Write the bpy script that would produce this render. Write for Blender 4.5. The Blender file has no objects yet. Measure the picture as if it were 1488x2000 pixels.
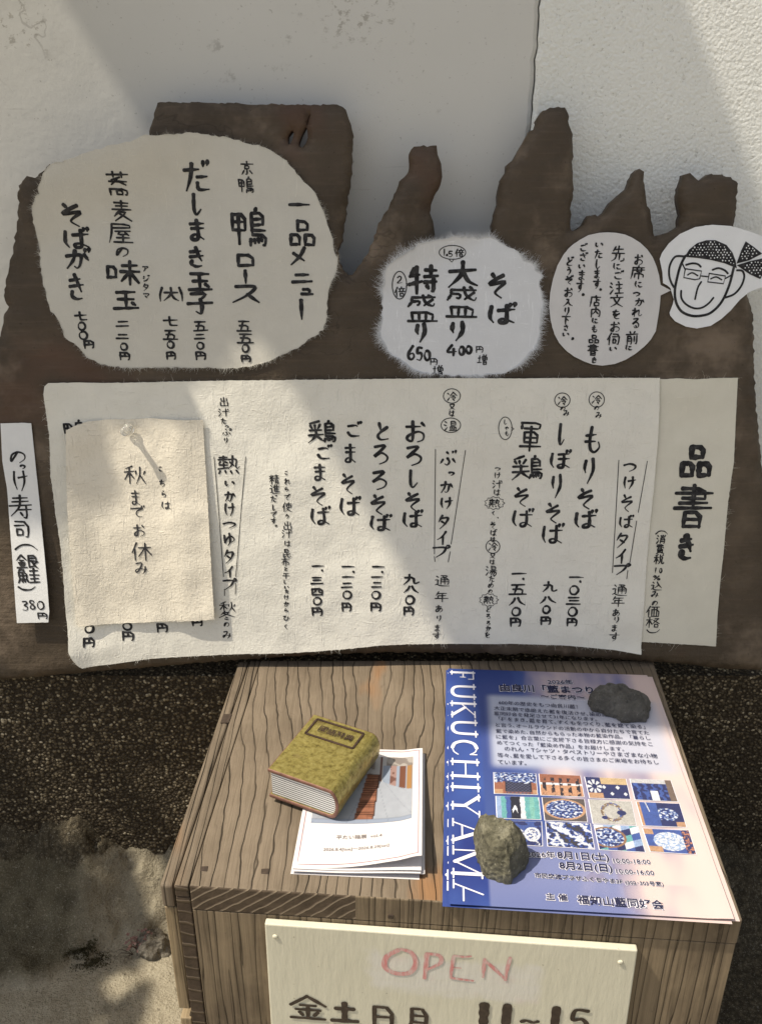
import bpy, bmesh, math, random
import numpy as np
from mathutils import Vector, Matrix, noise
from mathutils.geometry import delaunay_2d_cdt
R = math.radians
random.seed(7)
scene = bpy.context.scene
COL = scene.collection

# ------------------------------------------------------------------ camera, sky, sun, exposure
CAM_H, PITCH, FPX = 0.9, 25.0, 1750.0
cam_data = bpy.data.cameras.new('camera')
cam = bpy.data.objects.new('camera', cam_data)
COL.objects.link(cam)
cam.location = (0, 0, CAM_H)
cam.rotation_euler = (R(90 - PITCH), 0, 0)
cam_data.sensor_fit = 'VERTICAL'
cam_data.sensor_height = 24.0
cam_data.lens = 24.0 * FPX / 2000.0
cam_data.clip_start, cam_data.clip_end = 0.02, 500
scene.camera = cam

SUN_TRAVEL = Vector((0.50, 0.092, -0.85)).normalized()
world = bpy.data.worlds.new('World')
scene.world = world
world.use_nodes = True
wn = world.node_tree
sky = wn.nodes.new('ShaderNodeTexSky')
sky.sky_type = 'NISHITA'
sky.sun_disc = False
sky.sun_elevation = math.asin(-SUN_TRAVEL.z)
sky.sun_rotation = math.atan2(-SUN_TRAVEL.x, -SUN_TRAVEL.y)
sky.dust_density = 3.0
hs = wn.nodes.new('ShaderNodeHueSaturation')
hs.inputs['Saturation'].default_value = 0.42
wn.links.new(sky.outputs[0], hs.inputs['Color'])
wn.links.new(hs.outputs[0], wn.nodes['Background'].inputs['Color'])
wn.nodes['Background'].inputs['Strength'].default_value = 0.11
sun_data = bpy.data.lights.new('sun', 'SUN')
sun_data.energy = 4.4
sun_data.angle = R(0.75)
sun_data.color = (1.0, 0.90, 0.74)
sun = bpy.data.objects.new('sun', sun_data)
sun.rotation_euler = SUN_TRAVEL.to_track_quat('-Z', 'Y').to_euler()
sun.location = (-2, 0, 4)
COL.objects.link(sun)
vs = scene.view_settings
vs.view_transform = 'Standard'
vs.look = 'None'
vs.gamma = 1
vs.exposure = 0.35

# ------------------------------------------------------------------ helpers
CAM = Vector((0, 0, CAM_H))
cp, sp = math.cos(R(PITCH)), math.sin(R(PITCH))

def ray(px, py):
    a, b = (px - 744) / FPX, (1000 - py) / FPX
    return Vector((a, cp + b * sp, -sp + b * cp))

class Plane:
    def __init__(self, o, u, v):
        self.o, self.u, self.v = Vector(o), Vector(u).normalized(), Vector(v).normalized()
        self.n = self.u.cross(self.v).normalized()
    def hit(self, px, py, off=0.0):
        d = ray(px, py)
        o = self.o + self.n * off
        return CAM + d * ((o - CAM).dot(self.n) / d.dot(self.n))
    def uv(self, px, py, off=0.0):
        p = self.hit(px, py, off) - self.o
        return (p.dot(self.u), p.dot(self.v))
    def at(self, u, v, h=0.0):
        return self.o + self.u * u + self.v * v + self.n * h
    def scale(self, px, py, off=0.0):
        a = self.hit(px, py, off)
        return (self.hit(px + 1, py, off) - a).length, (self.hit(px, py + 1, off) - a).length

def s2l(r, g, b):
    f = lambda c: (c / 255 / 12.92) if c / 255 <= 0.04045 else ((c / 255 + 0.055) / 1.055) ** 2.4
    return (f(r), f(g), f(b), 1.0)

def tag(o, label=None, cat=None, group=None, kind=None):
    if label: o['label'] = label
    if cat: o['category'] = cat
    if group: o['group'] = group
    if kind: o['kind'] = kind
    return o

def empty(name, loc):
    o = bpy.data.objects.new(name, None)
    o.location = loc
    o.empty_display_size = 0.02
    COL.objects.link(o)
    return o

def world_loc(o):
    p = Vector(o.location)
    while o.parent:
        o = o.parent
        p += Vector(o.location)
    return p

def obj(name, verts, faces, mat, parent=None, smooth=False, loc=None, mats=None, midx=None, colors=None):
    """one mesh object from world-space vertices; the origin is the parent's, or the mesh's own base"""
    verts = [Vector(v) for v in verts]
    if parent is not None:
        org = world_loc(parent)
    elif loc is not None:
        org = Vector(loc)
    else:
        n = len(verts)
        org = Vector((sum(v.x for v in verts) / n, sum(v.y for v in verts) / n, min(v.z for v in verts)))
    me = bpy.data.meshes.new(name)
    me.from_pydata([v - org for v in verts], [], faces)
    for m in (mats or [mat]):
        me.materials.append(m)
    if midx:
        me.polygons.foreach_set('material_index', midx)
    if smooth:
        me.polygons.foreach_set('use_smooth', [True] * len(me.polygons))
    if colors is not None:
        ca = me.color_attributes.new('col', 'FLOAT_COLOR', 'POINT')
        ca.data.foreach_set('color', [c for col in colors for c in (col if len(col) == 4 else (*col, 1.0))])
    me.update()
    o = bpy.data.objects.new(name, me)
    COL.objects.link(o)
    if parent is not None:
        o.parent = parent
        o.location = (0, 0, 0)
    else:
        o.location = org
    return o

def bevel(o, w, seg=2):
    m = o.modifiers.new('bevel', 'BEVEL')
    m.width, m.segments, m.limit_method = w, seg, 'ANGLE'
    return o

class MB:
    def __init__(self):
        self.v, self.f = [], []
    def add(self, vs, fs):
        b = len(self.v)
        self.v += [Vector(x) for x in vs]
        self.f += [tuple(i + b for i in f) for f in fs]
    def box8(self, bot, top):
        self.add(list(bot) + list(top), [(3, 2, 1, 0), (4, 5, 6, 7), (0, 1, 5, 4), (1, 2, 6, 5), (2, 3, 7, 6), (3, 0, 4, 7)])
    def box(self, x0, x1, y0, y1, z0, z1):
        self.box8([(x0, y0, z0), (x1, y0, z0), (x1, y1, z0), (x0, y1, z0)], [(x0, y0, z1), (x1, y0, z1), (x1, y1, z1), (x0, y1, z1)])
    def tube(self, pts, radii, n=8):
        rings = []
        for i, p in enumerate(pts):
            p = Vector(p)
            t = (Vector(pts[min(i + 1, len(pts) - 1)]) - Vector(pts[max(i - 1, 0)])).normalized()
            a = t.orthogonal().normalized()
            b = t.cross(a)
            rings.append([p + (a * math.cos(2 * math.pi * k / n) + b * math.sin(2 * math.pi * k / n)) * radii[i] for k in range(n)])
        vs = [v for r in rings for v in r]
        fs = [(i * n + k, i * n + (k + 1) % n, (i + 1) * n + (k + 1) % n, (i + 1) * n + k) for i in range(len(pts) - 1) for k in range(n)]
        fs += [tuple(range(n - 1, -1, -1)), tuple(range((len(pts) - 1) * n, len(pts) * n))]
        self.add(vs, fs)
    def build(self, name, mat, parent=None, **k):
        return obj(name, self.v, self.f, mat, parent, **k)

def pts(s):
    return [tuple(float(c) for c in p.split(',')) for p in s.split()]

def inside(poly, P):
    x, y = P[:, 0], P[:, 1]
    r = np.zeros(len(P), bool)
    j = len(poly) - 1
    for i in range(len(poly)):
        xi, yi = poly[i]
        xj, yj = poly[j]
        c = ((yi > y) != (yj > y))
        if yi != yj:
            r ^= c & (x < (xj - xi) * (y - yi) / (yj - yi) + xi)
        j = i
    return r

def edge_dist(poly, P):
    A = np.array(poly)
    B = np.roll(A, -1, 0)
    best = np.full(len(P), 1e9)
    for a, b in zip(A, B):
        ab = b - a
        t = np.clip(((P - a) @ ab) / max(ab @ ab, 1e-12), 0, 1)
        best = np.minimum(best, np.hypot(*(P - (a + t[:, None] * ab)).T))
    return best

def refine(poly, step, amp=0.0, freq=300.0, seed=0.0):
    """subdivide a closed outline and roughen it"""
    out = []
    n = len(poly)
    cx = sum(p[0] for p in poly) / n
    cy = sum(p[1] for p in poly) / n
    for i in range(n):
        a, b = poly[i], poly[(i + 1) % n]
        k = max(1, int(math.hypot(b[0] - a[0], b[1] - a[1]) / step))
        for q in range(k):
            t = q / k
            x, y = a[0] + (b[0] - a[0]) * t, a[1] + (b[1] - a[1]) * t
            if amp:
                d = amp * (noise.noise(Vector((x * freq, y * freq, seed))) + 0.6 * noise.noise(Vector((x * freq * 2.7, y * freq * 2.7, seed + 5))))
                dx, dy = x - cx, y - cy
                L = math.hypot(dx, dy) or 1
                x, y = x + dx / L * d, y + dy / L * d
            out.append((x, y))
    return out

def smooth_closed(poly, it=1):
    for _ in range(it):
        q = []
        for i in range(len(poly)):
            a, b = poly[i], poly[(i + 1) % len(poly)]
            q += [(a[0] * .75 + b[0] * .25, a[1] * .75 + b[1] * .25), (a[0] * .25 + b[0] * .75, a[1] * .25 + b[1] * .75)]
        poly = q
    return poly

def fill(loops, step):
    """triangulate an outline (loops[0]) with holes and interior points; returns 2-D points and triangles"""
    P, E = [], []
    for lp in loops:
        b = len(P)
        P += list(lp)
        E += [(b + i, b + (i + 1) % len(lp)) for i in range(len(lp))]
    o = np.array(loops[0])
    lo, hi = o.min(0), o.max(0)
    gx, gy = np.meshgrid(np.arange(lo[0], hi[0], step), np.arange(lo[1], hi[1], step))
    rng = np.random.RandomState(3)
    G = np.stack([gx.ravel(), gy.ravel()], 1) + (rng.rand(gx.size, 2) - .5) * step * .5
    ok = inside(loops[0], G) & (edge_dist(loops[0], G) > step * .4)
    for h in loops[1:]:
        ok &= ~inside(h, G) & (edge_dist(h, G) > step * .4)
    P += [tuple(g) for g in G[ok]]
    vo, eo, fo, _, _, _ = delaunay_2d_cdt([Vector(p) for p in P], E, [], 0, 1e-7)
    V = np.array([tuple(v) for v in vo])
    T = np.array([f for f in fo if len(f) == 3])
    C = V[T].mean(1)
    k = inside(loops[0], C)
    for h in loops[1:]:
        k &= ~inside(h, C)
    T = T[k]
    a, b, c = V[T[:, 0]], V[T[:, 1]], V[T[:, 2]]
    area = (b[:, 0] - a[:, 0]) * (c[:, 1] - a[:, 1]) - (b[:, 1] - a[:, 1]) * (c[:, 0] - a[:, 0])
    T[area < 0] = T[area < 0][:, ::-1]
    return V, [tuple(int(i) for i in t) for t in T[np.abs(area) > 1e-14]]

def fbm(x, y, z=0.0, o=4):
    s, a = 0.0, 1.0
    for _ in range(o):
        s += a * noise.noise(Vector((x, y, z)))
        x, y, z, a = x * 2.03, y * 2.03, z + 3.1, a * .5
    return s

def sstep(a, b, x):
    t = min(1, max(0, (x - a) / (b - a)))
    return t * t * (3 - 2 * t)

# ------------------------------------------------------------------ materials
class NT:
    def __init__(self, name, rough=0.8, spec=0.3):
        self.m = bpy.data.materials.new(name)
        self.m.use_nodes = True
        self.t = self.m.node_tree
        self.b = self.t.nodes['Principled BSDF']
        self.b.inputs['Roughness'].default_value = rough
        self.b.inputs['Specular IOR Level'].default_value = spec
        self._c = None
    def n(self, kind, **k):
        nd = self.t.nodes.new('ShaderNode' + kind)
        for a, v in k.items():
            setattr(nd, a, v)
        return nd
    def l(self, a, b):
        self.t.links.new(a, b)
    def put(self, sock, v):
        if hasattr(v, 'links') or isinstance(v, bpy.types.NodeSocket):
            self.l(v, sock)
        else:
            sock.default_value = v
    def coord(self):
        if self._c is None:
            self._c = self.n('TexCoord').outputs['Object']
        return self._c
    def mapped(self, scale=(1, 1, 1), loc=(0, 0, 0), rot=(0, 0, 0), vec=None):
        m = self.n('Mapping')
        self.l(vec or self.coord(), m.inputs[0])
        m.inputs['Scale'].default_value = scale
        m.inputs['Location'].default_value = loc
        m.inputs['Rotation'].default_value = rot
        return m.outputs[0]
    def noise(self, scale, detail=4, rough=.55, vec=None, out=0, dist=0.0):
        n = self.n('TexNoise')
        n.inputs['Scale'].default_value = scale
        n.inputs['Detail'].default_value = detail
        n.inputs['Roughness'].default_value = rough
        n.inputs['Distortion'].default_value = dist
        self.l(vec or self.coord(), n.inputs['Vector'])
        return n.outputs[out]
    def vor(self, scale, out='Distance', feature='F1', vec=None, rand=1.0):
        n = self.n('TexVoronoi', feature=feature)
        n.inputs['Scale'].default_value = scale
        n.inputs['Randomness'].default_value = rand
        self.l(vec or self.coord(), n.inputs['Vector'])
        return n.outputs[out]
    def math(self, op, a, b=0.5, c=None, clamp=False):
        n = self.n('Math', operation=op, use_clamp=clamp)
        self.put(n.inputs[0], a)
        self.put(n.inputs[1], b)
        if c is not None:
            self.put(n.inputs[2], c)
        return n.outputs[0]
    def ss(self, v, a, b, lo=0.0, hi=1.0):
        n = self.n('MapRange', interpolation_type='SMOOTHSTEP')
        self.l(v, n.inputs[0])
        for i, x in enumerate((a, b, lo, hi)):
            n.inputs[i + 1].default_value = x
        return n.outputs[0]
    def sep(self, vec=None):
        n = self.n('SeparateXYZ')
        self.l(vec or self.coord(), n.inputs[0])
        return n.outputs
    def comb(self, x, y, z=0.0):
        n = self.n('CombineXYZ')
        for i, v in enumerate((x, y, z)):
            self.put(n.inputs[i], v)
        return n.outputs[0]
    def ramp(self, fac, stops):
        n = self.n('ValToRGB')
        self.l(fac, n.inputs[0])
        e = n.color_ramp.elements
        while len(e) < len(stops):
            e.new(0.5)
        for el, (p, c) in zip(e, stops):
            el.position, el.color = p, c
        return n.outputs[0]
    def mix(self, fac, a, b, mode='MIX'):
        n = self.n('Mix', data_type='RGBA', blend_type=mode)
        self.put(n.inputs[0], fac)
        self.put(n.inputs[6], a)
        self.put(n.inputs[7], b)
        return n.outputs[2]
    def bump(self, h, strength=.3, dist=.002, normal=None):
        n = self.n('Bump')
        n.inputs['Strength'].default_value = strength
        n.inputs['Distance'].default_value = dist
        self.l(h, n.inputs['Height'])
        if normal:
            self.l(normal, n.inputs['Normal'])
        self.l(n.outputs[0], self.b.inputs['Normal'])
        return n.outputs[0]
    def color(self, v):
        self.put(self.b.inputs['Base Color'], v)
        return self

def plain(name, col, rough=.7, spec=.3, var=.12, scale=60, metal=0.0):
    k = NT(name, rough, spec)
    d = tuple(c * (1 - var) for c in col[:3]) + (1,)
    h = tuple(min(1, c * (1 + var)) for c in col[:3]) + (1,)
    k.color(k.ramp(k.noise(scale), [(.3, d), (.7, h)]))
    k.b.inputs['Metallic'].default_value = metal
    return k.m

def washi(name, col, fibre=.10, crumple=.25, seed=0.0, trans=0.0):
    """hand-made paper: mottled pulp, long fibres, soft cockles"""
    k = NT(name, .92, .12)
    mott = k.noise(38, 5, .6, k.mapped(loc=(seed, 0, 0)))
    f1 = k.noise(90, 3, .5, k.mapped((5, 1, .6), (seed, 0, 0), (0, .7, 0)), dist=1.2)
    f2 = k.noise(90, 3, .5, k.mapped((.7, 1, 5), (seed, 2, 0), (0, -.5, 0)), dist=1.2)
    f = k.math('MAXIMUM', k.ss(f1, .60, .74), k.ss(f2, .62, .76))
    c = k.ramp(mott, [(.3, tuple(x * .93 for x in col[:3]) + (1,)), (.7, col)])
    c = k.mix(k.math('MULTIPLY', f, fibre * 2), c, tuple(min(1, x * 1.14) for x in col[:3]) + (1,))
    c = k.mix(k.ss(k.noise(700, 2), .70, .80, 0, .35), c, (.35, .30, .22, 1))
    k.color(c)
    h = k.math('ADD', k.math('MULTIPLY', k.noise(11, 2, .4), 1.0), k.math('MULTIPLY', f, .04))
    h = k.math('ADD', h, k.math('MULTIPLY', k.noise(60, 3, .5), .10))
    h = k.math('ADD', h, k.math('MULTIPLY', k.noise(420, 3), .04))
    k.bump(h, crumple, .016)
    return k.m

M = {}
def wall_mat():
    k = NT('smooth_plaster', .85, .2)
    base = k.ramp(k.noise(2.2, 6, .6), [(.3, (.60, .60, .575, 1)), (.7, (.675, .675, .65, 1))])
    x, y, z = k.sep()
    sc = k.noise(45, 6, .7, k.mapped((1, 1, 1.2)))
    region = k.math('MULTIPLY', k.ss(k.noise(5, 3, .5, k.mapped(loc=(3.1, 0, 1.3))), .50, .62), k.ss(z, .78, .95))
    c = k.mix(k.math('MULTIPLY', k.ss(sc, .60, .70, 0, .35), region), base, (.16, .15, .13, 1))
    reg2 = k.math('MULTIPLY', k.ss(x, -.285, -.32), k.ss(z, .915, .945))
    reg3 = k.math('MULTIPLY', k.ss(k.math('ABSOLUTE', k.math('ADD', x, .02)), .045, .02), k.ss(z, .93, .96))
    fl = k.noise(120, 5, .7, k.mapped((1, 1, 1.3), (4, 0, 4)))
    c = k.mix(k.math('MULTIPLY', k.ss(fl, .55, .62, 0, .65), k.math('MAXIMUM', reg2, reg3)), c, (.30, .285, .25, 1))
    lines = k.noise(30, 4, .6, k.mapped((.25, 1, 5.0), (0, 0, 9)))
    c = k.mix(k.ss(lines, .70, .76, 0, .22), c, (.25, .24, .22, 1))
    c = k.mix(k.ss(k.noise(330, 2), .69, .76, 0, .40), c, (.2, .19, .17, 1))
    hair = k.math('ABSOLUTE', k.math('SUBTRACT', k.noise(5, 5, .6, k.mapped(loc=(2, 0, 6))), .5))
    c = k.mix(k.math('MULTIPLY', k.ss(hair, .006, .002, 0, .35), k.ss(k.noise(4, 2, .5, k.mapped(loc=(8, 0, 3))), .5, .6)), c, (.22, .21, .19, 1))
    k.color(c)
    k.bump(k.math('ADD', k.noise(7, 4, .5), k.math('MULTIPLY', k.noise(160, 4), .10)), .16, .012)
    return k.m
M['plaster'] = wall_mat()

def stucco_mat():
    k = NT('rough_stucco', .9, .15)
    n1 = k.noise(270, 5, .7)
    d = k.vor(300)
    h = k.math('ADD', n1, k.math('MULTIPLY', d, -.5))
    c = k.ramp(k.noise(3, 5, .6), [(.3, (.84, .86, .83, 1)), (.7, (.90, .91, .875, 1))])
    c = k.mix(k.ss(n1, .42, .30, 0, .55), c, (.36, .35, .31, 1))
    c = k.mix(k.ss(k.noise(150, 4, .7, k.mapped(loc=(3, 0, 1))), .66, .74, 0, .5), c, (.40, .38, .33, 1))
    k.color(c)
    k.bump(h, .5, .004)
    return k.m
M['stucco'] = stucco_mat()

def pebble_mat():
    k = NT('washed_pebble', .75, .25)
    wv = k.mapped((1, 1, 1), (0, 0, 0), (0, 0, .0))
    nv = k.n('VectorMath', operation='ADD')
    sc = k.n('VectorMath', operation='SCALE')
    k.l(k.noise(120, 2, .5, out=1), sc.inputs[0])
    sc.inputs['Scale'].default_value = .004
    k.l(wv, nv.inputs[0]); k.l(sc.outputs[0], nv.inputs[1])
    d = k.vor(265, 'Distance', vec=nv.outputs[0])
    colr = k.vor(265, 'Color', vec=nv.outputs[0])
    r, g, b = k.sep(colr)
    c = k.ramp(r, [(.0, (.055, .043, .027, 1)), (.40, (.095, .075, .047, 1)), (.68, (.145, .115, .073, 1)), (.87, (.26, .215, .14, 1)), (1, (.50, .44, .32, 1))])
    c = k.mix(k.ss(k.math('ADD', d, k.math('MULTIPLY', b, .15)), .40, .66), c, (.030, .022, .013, 1))
    big = k.noise(6, 4, .6)
    c = k.mix(k.ss(big, .42, .62, 0, .35), c, (.028, .022, .014, 1))
    x, y, z = k.sep()
    rough = k.math('ADD', z, k.math('MULTIPLY', k.noise(18, 5, .6), .12))
    c = k.mix(k.ss(rough, .13, .09), c, k.ramp(k.noise(60, 5), [(.3, (.06, .052, .038, 1)), (.7, (.13, .112, .08, 1))]))
    k.color(c)
    k.bump(k.math('ADD', k.math('MULTIPLY', d, -1.0), k.math('MULTIPLY', g, .4)), .85, .0035)
    return k.m
M['pebble'] = pebble_mat()

def concrete_mat():
    k = NT('old_concrete', .92, .15)
    at = k.n('Attribute', attribute_name='col')
    fine = k.noise(260, 5, .65)
    mid = k.noise(34, 6, .65)
    pale = k.ramp(mid, [(.3, (.27, .238, .175, 1)), (.7, (.37, .332, .25, 1))])
    dark = k.ramp(mid, [(.3, (.062, .053, .034, 1)), (.7, (.160, .140, .093, 1))])
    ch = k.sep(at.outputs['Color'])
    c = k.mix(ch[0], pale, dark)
    soil_and_shade = k.ss(k.math('ADD', ch[1], k.math('MULTIPLY', k.math('SUBTRACT', k.noise(95, 6, .7), .5), 1.1)), .40, .62)
    c = k.mix(soil_and_shade, c, k.ramp(k.math('ADD', k.math('MULTIPLY', k.vor(190), .6), k.math('MULTIPLY', k.noise(200, 5, .7), .7)), [(.30, (.16, .13, .086, 1)), (.50, (.095, .079, .052, 1)), (.74, (.050, .041, .027, 1))]))
    c = k.mix(k.ss(fine, .60, .70, 0, .6), c, (.07, .06, .045, 1))
    c = k.mix(k.ss(k.noise(140, 4, .7), .60, .68, 0, .55), c, (.085, .074, .054, 1))
    c = k.mix(k.ss(k.noise(170, 4, .7, k.mapped(loc=(5, 2, 0))), .62, .70, 0, .45), c, (.46, .43, .35, 1))
    c = k.mix(k.ss(k.noise(11, 5, .6), .58, .70, 0, .6), c, (.075, .066, .047, 1))
    gr = k.noise(620, 3, .7)
    c = k.mix(k.ss(gr, .52, .70, 0, .45), c, (.05, .043, .03, 1))
    c = k.mix(k.ss(gr, .46, .30, 0, .35), c, (.50, .46, .36, 1))
    k.color(c)
    k.bump(k.math('ADD', k.math('MULTIPLY', mid, 1.0), k.math('ADD', k.math('MULTIPLY', fine, .35), k.math('MULTIPLY', k.noise(110, 5, .7), .4))), .8, .012)
    return k.m
M['concrete'] = concrete_mat()

def wood_mat(name, across, along, spacing, warp, light, mid, dark, orange=.0, groove=.7, fine=1.0, seed=0.0, jit=.5, stretch=.22, edge=(.84, .96), softness=.30, streak=.35):
    """weathered plank: warped growth rings, dark soft grooves, fibre streaks, worn patches"""
    k = NT(name, .72, .25)
    o = {'X': 0, 'Y': 1, 'Z': 2}
    co = k.sep()
    a, b = co[o[across]], co[o[along]]
    v = k.comb(a, k.math('MULTIPLY', b, stretch), seed)
    w1 = k.noise(6, 1.5, .4, v)
    w2 = k.noise(30, 3, .55, v)
    g = k.math('ADD', k.math('DIVIDE', a, spacing), k.math('ADD', k.math('MULTIPLY', w1, warp), k.math('MULTIPLY', w2, warp * .16)))
    w3 = k.noise(110, 2, .5, k.comb(a, k.math('MULTIPLY', b, stretch * .3), seed + 2))
    g = k.math('ADD', g, k.math('MULTIPLY', w3, jit * 2))
    fr = k.math('FRACT', g)
    line = k.ss(fr, *edge)
    line = k.math('MULTIPLY', line, k.ss(k.noise(45, 2, .5, k.comb(a, k.math('MULTIPLY', b, .15), seed + 4)), .30, .60, .25, 1))
    line = k.math('MULTIPLY', line, k.ss(fr, .999, .975))
    soft = k.math('POWER', fr, 2.2)
    fr2 = k.math('FRACT', k.math('ADD', k.math('MULTIPLY', g, 2.7), k.math('MULTIPLY', w2, .8)))
    line2 = k.math('MULTIPLY', k.ss(fr2, .80, .97), k.ss(fr2, .999, .96))
    vf = k.comb(k.math('MULTIPLY', a, 1.0), k.math('MULTIPLY', b, .03), seed)
    fib = k.noise(420 * fine, 3, .6, vf)
    blotch = k.noise(16, 5, .6, k.comb(a, k.math('MULTIPLY', b, .6), seed + 3))
    c = k.mix(k.ss(blotch, .35, .65), light, mid)
    c = k.mix(k.math('MULTIPLY', soft, softness), c, dark)
    c = k.mix(k.ss(fib, .50, .74, 0, streak), c, dark)
    c = k.mix(k.ss(fib, .46, .30, 0, .28), c, tuple(min(1, x * 1.25) for x in light[:3]) + (1,))
    pat = k.noise(70, 5, .65, k.comb(a, k.math('MULTIPLY', b, .5), seed + 6))
    c = k.mix(k.ss(pat, .55, .72, 0, .30), c, mid)
    c = k.mix(k.ss(pat, .44, .30, 0, .25), c, tuple(min(1, x * 1.2) for x in light[:3]) + (1,))
    if orange:
        wear = k.noise(15, 3, .5, k.comb(a, k.math('MULTIPLY', b, .28), seed + 8))
        c = k.mix(k.ss(wear, .64, .73, 0, orange), c, (.30, .145, .055, 1))
    spk = k.noise(300, 3, .6)
    c = k.mix(k.ss(spk, .68, .78, 0, .5), c, dark)
    c = k.mix(k.math('MULTIPLY', line2, groove * .38), c, dark)
    c = k.mix(k.math('MULTIPLY', line, groove), c, tuple(x * .45 for x in dark[:3]) + (1,))
    k.color(c)
    h = k.math('SUBTRACT', k.math('MULTIPLY', fib, .35), k.math('MULTIPLY', line, 1.0))
    h = k.math('SUBTRACT', h, k.math('MULTIPLY', soft, .25))
    k.bump(h, .75, .0022)
    return k.m
WL, WM, WD = (.195, .155, .112, 1), (.142, .111, .078, 1), (.058, .043, .028, 1)
M['wood_top'] = wood_mat('weathered_top', 'X', 'Y', .0108, 8.5, WL, WM, WD, .65, .62, jit=.30, stretch=.40, edge=(.87, .975), softness=.18, streak=.30)
M['wood_edge'] = wood_mat('weathered_edge', 'X', 'Y', .0062, 2.0, tuple(x * .95 for x in WL), tuple(x * .9 for x in WM), WD, .35, .85, seed=12.0, jit=.5)
M['wood_front'] = wood_mat('weathered_front', 'X', 'Z', .0085, 5.0, (.25, .193, .125, 1), (.150, .114, .076, 1), (.066, .049, .031, 1), .0, .34, .60, 4.0, jit=1.5, stretch=.10, softness=.55, streak=.6)
M['wood_side'] = wood_mat('weathered_side', 'X', 'Z', .0085, 1.2, (.30, .23, .14, 1), (.20, .15, .088, 1), (.085, .06, .036, 1), .25, .7, 1.0, 9.0, jit=1.2, stretch=.06)

def endgrain_mat(name, kx, kz, spacing, dark, light, xlim=None):
    k = NT(name, .75, .2)
    x, y, z = k.sep()
    g = k.math('ADD', k.math('MULTIPLY', x, kx), k.math('MULTIPLY', z, kz))
    g = k.math('ADD', k.math('DIVIDE', g, spacing), k.math('MULTIPLY', k.noise(30, 3, .5), 1.1))
    fr = k.math('FRACT', g)
    ln = k.math('MULTIPLY', k.ss(fr, .70, .93), k.ss(fr, .999, .95))
    if xlim is not None:
        ln = k.math('MULTIPLY', ln, k.ss(x, xlim, xlim - .004, .12, 1))
    c = k.ramp(k.noise(80, 5, .6), [(.3, dark), (.7, tuple(min(1, q * 1.7) for q in dark[:3]) + (1,))])
    c = k.mix(ln, c, light)
    k.color(c)
    k.bump(k.math('ADD', k.math('MULTIPLY', ln, .8), k.math('MULTIPLY', k.noise(200, 4), .3)), .7, .0025)
    return k.m

def driftwood_mat():
    k = NT('dark_driftwood', .62, .35)
    x, y, z = k.sep()
    v = k.comb(k.math('MULTIPLY', x, .18), y, z)
    w = k.noise(9, 3, .5, v)
    rg = k.math('PINGPONG', k.math('ADD', k.math('MULTIPLY', z, 55), k.math('MULTIPLY', w, 9)), .5)
    fib = k.noise(300, 4, .6, k.comb(k.math('MULTIPLY', x, .06), y, z))
    blot = k.noise(13, 6, .65)
    c = k.ramp(blot, [(.28, (.046, .034, .022, 1)), (.55, (.076, .057, .038, 1)), (.78, (.145, .110, .075, 1))])
    c = k.mix(k.math('MULTIPLY', rg, .55), c, (.066, .047, .032, 1))
    c = k.mix(k.ss(fib, .50, .75, 0, .25), c, (.155, .112, .078, 1))
    c = k.mix(k.ss(k.noise(9, 5, .65, k.mapped(loc=(4, 0, 2))), .53, .70, 0, .60), c, (.24, .185, .135, 1))
    red = k.noise(5, 4, .6, k.mapped(loc=(9, 0, 5)))
    c = k.mix(k.ss(red, .58, .72, 0, .35), c, (.13, .060, .038, 1))
    vc = k.comb(k.math('MULTIPLY', x, .5), y, k.math('MULTIPLY', z, .9))
    crk = k.math('ABSOLUTE', k.math('SUBTRACT', k.noise(11, 5, .6, vc, dist=.5), .5))
    crk = k.math('MULTIPLY', k.ss(crk, .006, .002), k.ss(k.noise(6, 2, .5, k.mapped(loc=(3, 0, 8))), .48, .60))
    c = k.mix(k.math('MULTIPLY', crk, .35), c, (.018, .012, .008, 1))
    c = k.mix(k.ss(k.noise(260, 3, .6), .66, .74, 0, .6), c, (.025, .017, .011, 1))
    k.color(c)
    k.bump(k.math('ADD', k.math('MULTIPLY', fib, .25), k.math('ADD', k.math('MULTIPLY', rg, .2), k.noise(60, 6, .65))), .5, .004)
    return k.m
M['drift'] = driftwood_mat()

M['washi_warm'] = washi('washi_warm', (.63, .612, .55, 1), .22, .36, 1.0)
M['washi_white'] = washi('washi_white', (.70, .72, .75, 1), .5, .18, 2.0)
M['washi_cream'] = washi('washi_cream', (.79, .772, .695, 1), .10, .55, 3.0)
M['washi_title'] = washi('washi_title', (.70, .675, .575, 1), .14, .34, 4.0)
M['washi_note'] = washi('washi_note', (.80, .745, .63, 1), .10, .70, 5.0)
M['washi_strip'] = washi('washi_strip', (.82, .83, .83, 1), .10, .16, 6.0)
M['bubble'] = washi('bubble_paper', (.66, .655, .655, 1), .03, .08, 7.0)
M['face'] = washi('face_paper', (.83, .85, .87, 1), .02, .08, 8.0)
M['print'] = plain('print_paper', (.64, .615, .62, 1), .55, .35, .02)
def ink_mat(name, a, b):
    k = NT(name, .65, .25)
    n1 = k.noise(160, 3, .6)
    n2 = k.noise(900, 4, .7, k.mapped((1, 1, .35)))
    c = k.mix(k.ss(n1, .38, .66), a, b)
    c = k.mix(k.math('MULTIPLY', k.ss(n2, .56, .70), k.ss(n1, .48, .64, 0, .5)), c, (.20, .19, .175, 1))
    k.color(c)
    return k.m
M['ink'] = ink_mat('black_ink', (.013, .013, .015, 1), (.040, .040, .042, 1))
M['ink_thin'] = ink_mat('felt_pen_ink', (.030, .030, .034, 1), (.07, .07, .072, 1))
M['navy'] = plain('navy_print', (.02, .022, .06, 1), .5, .3, .1)
M['grey_print'] = plain('grey_print', (.20, .17, .16, 1), .5, .3, .1)
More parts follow.
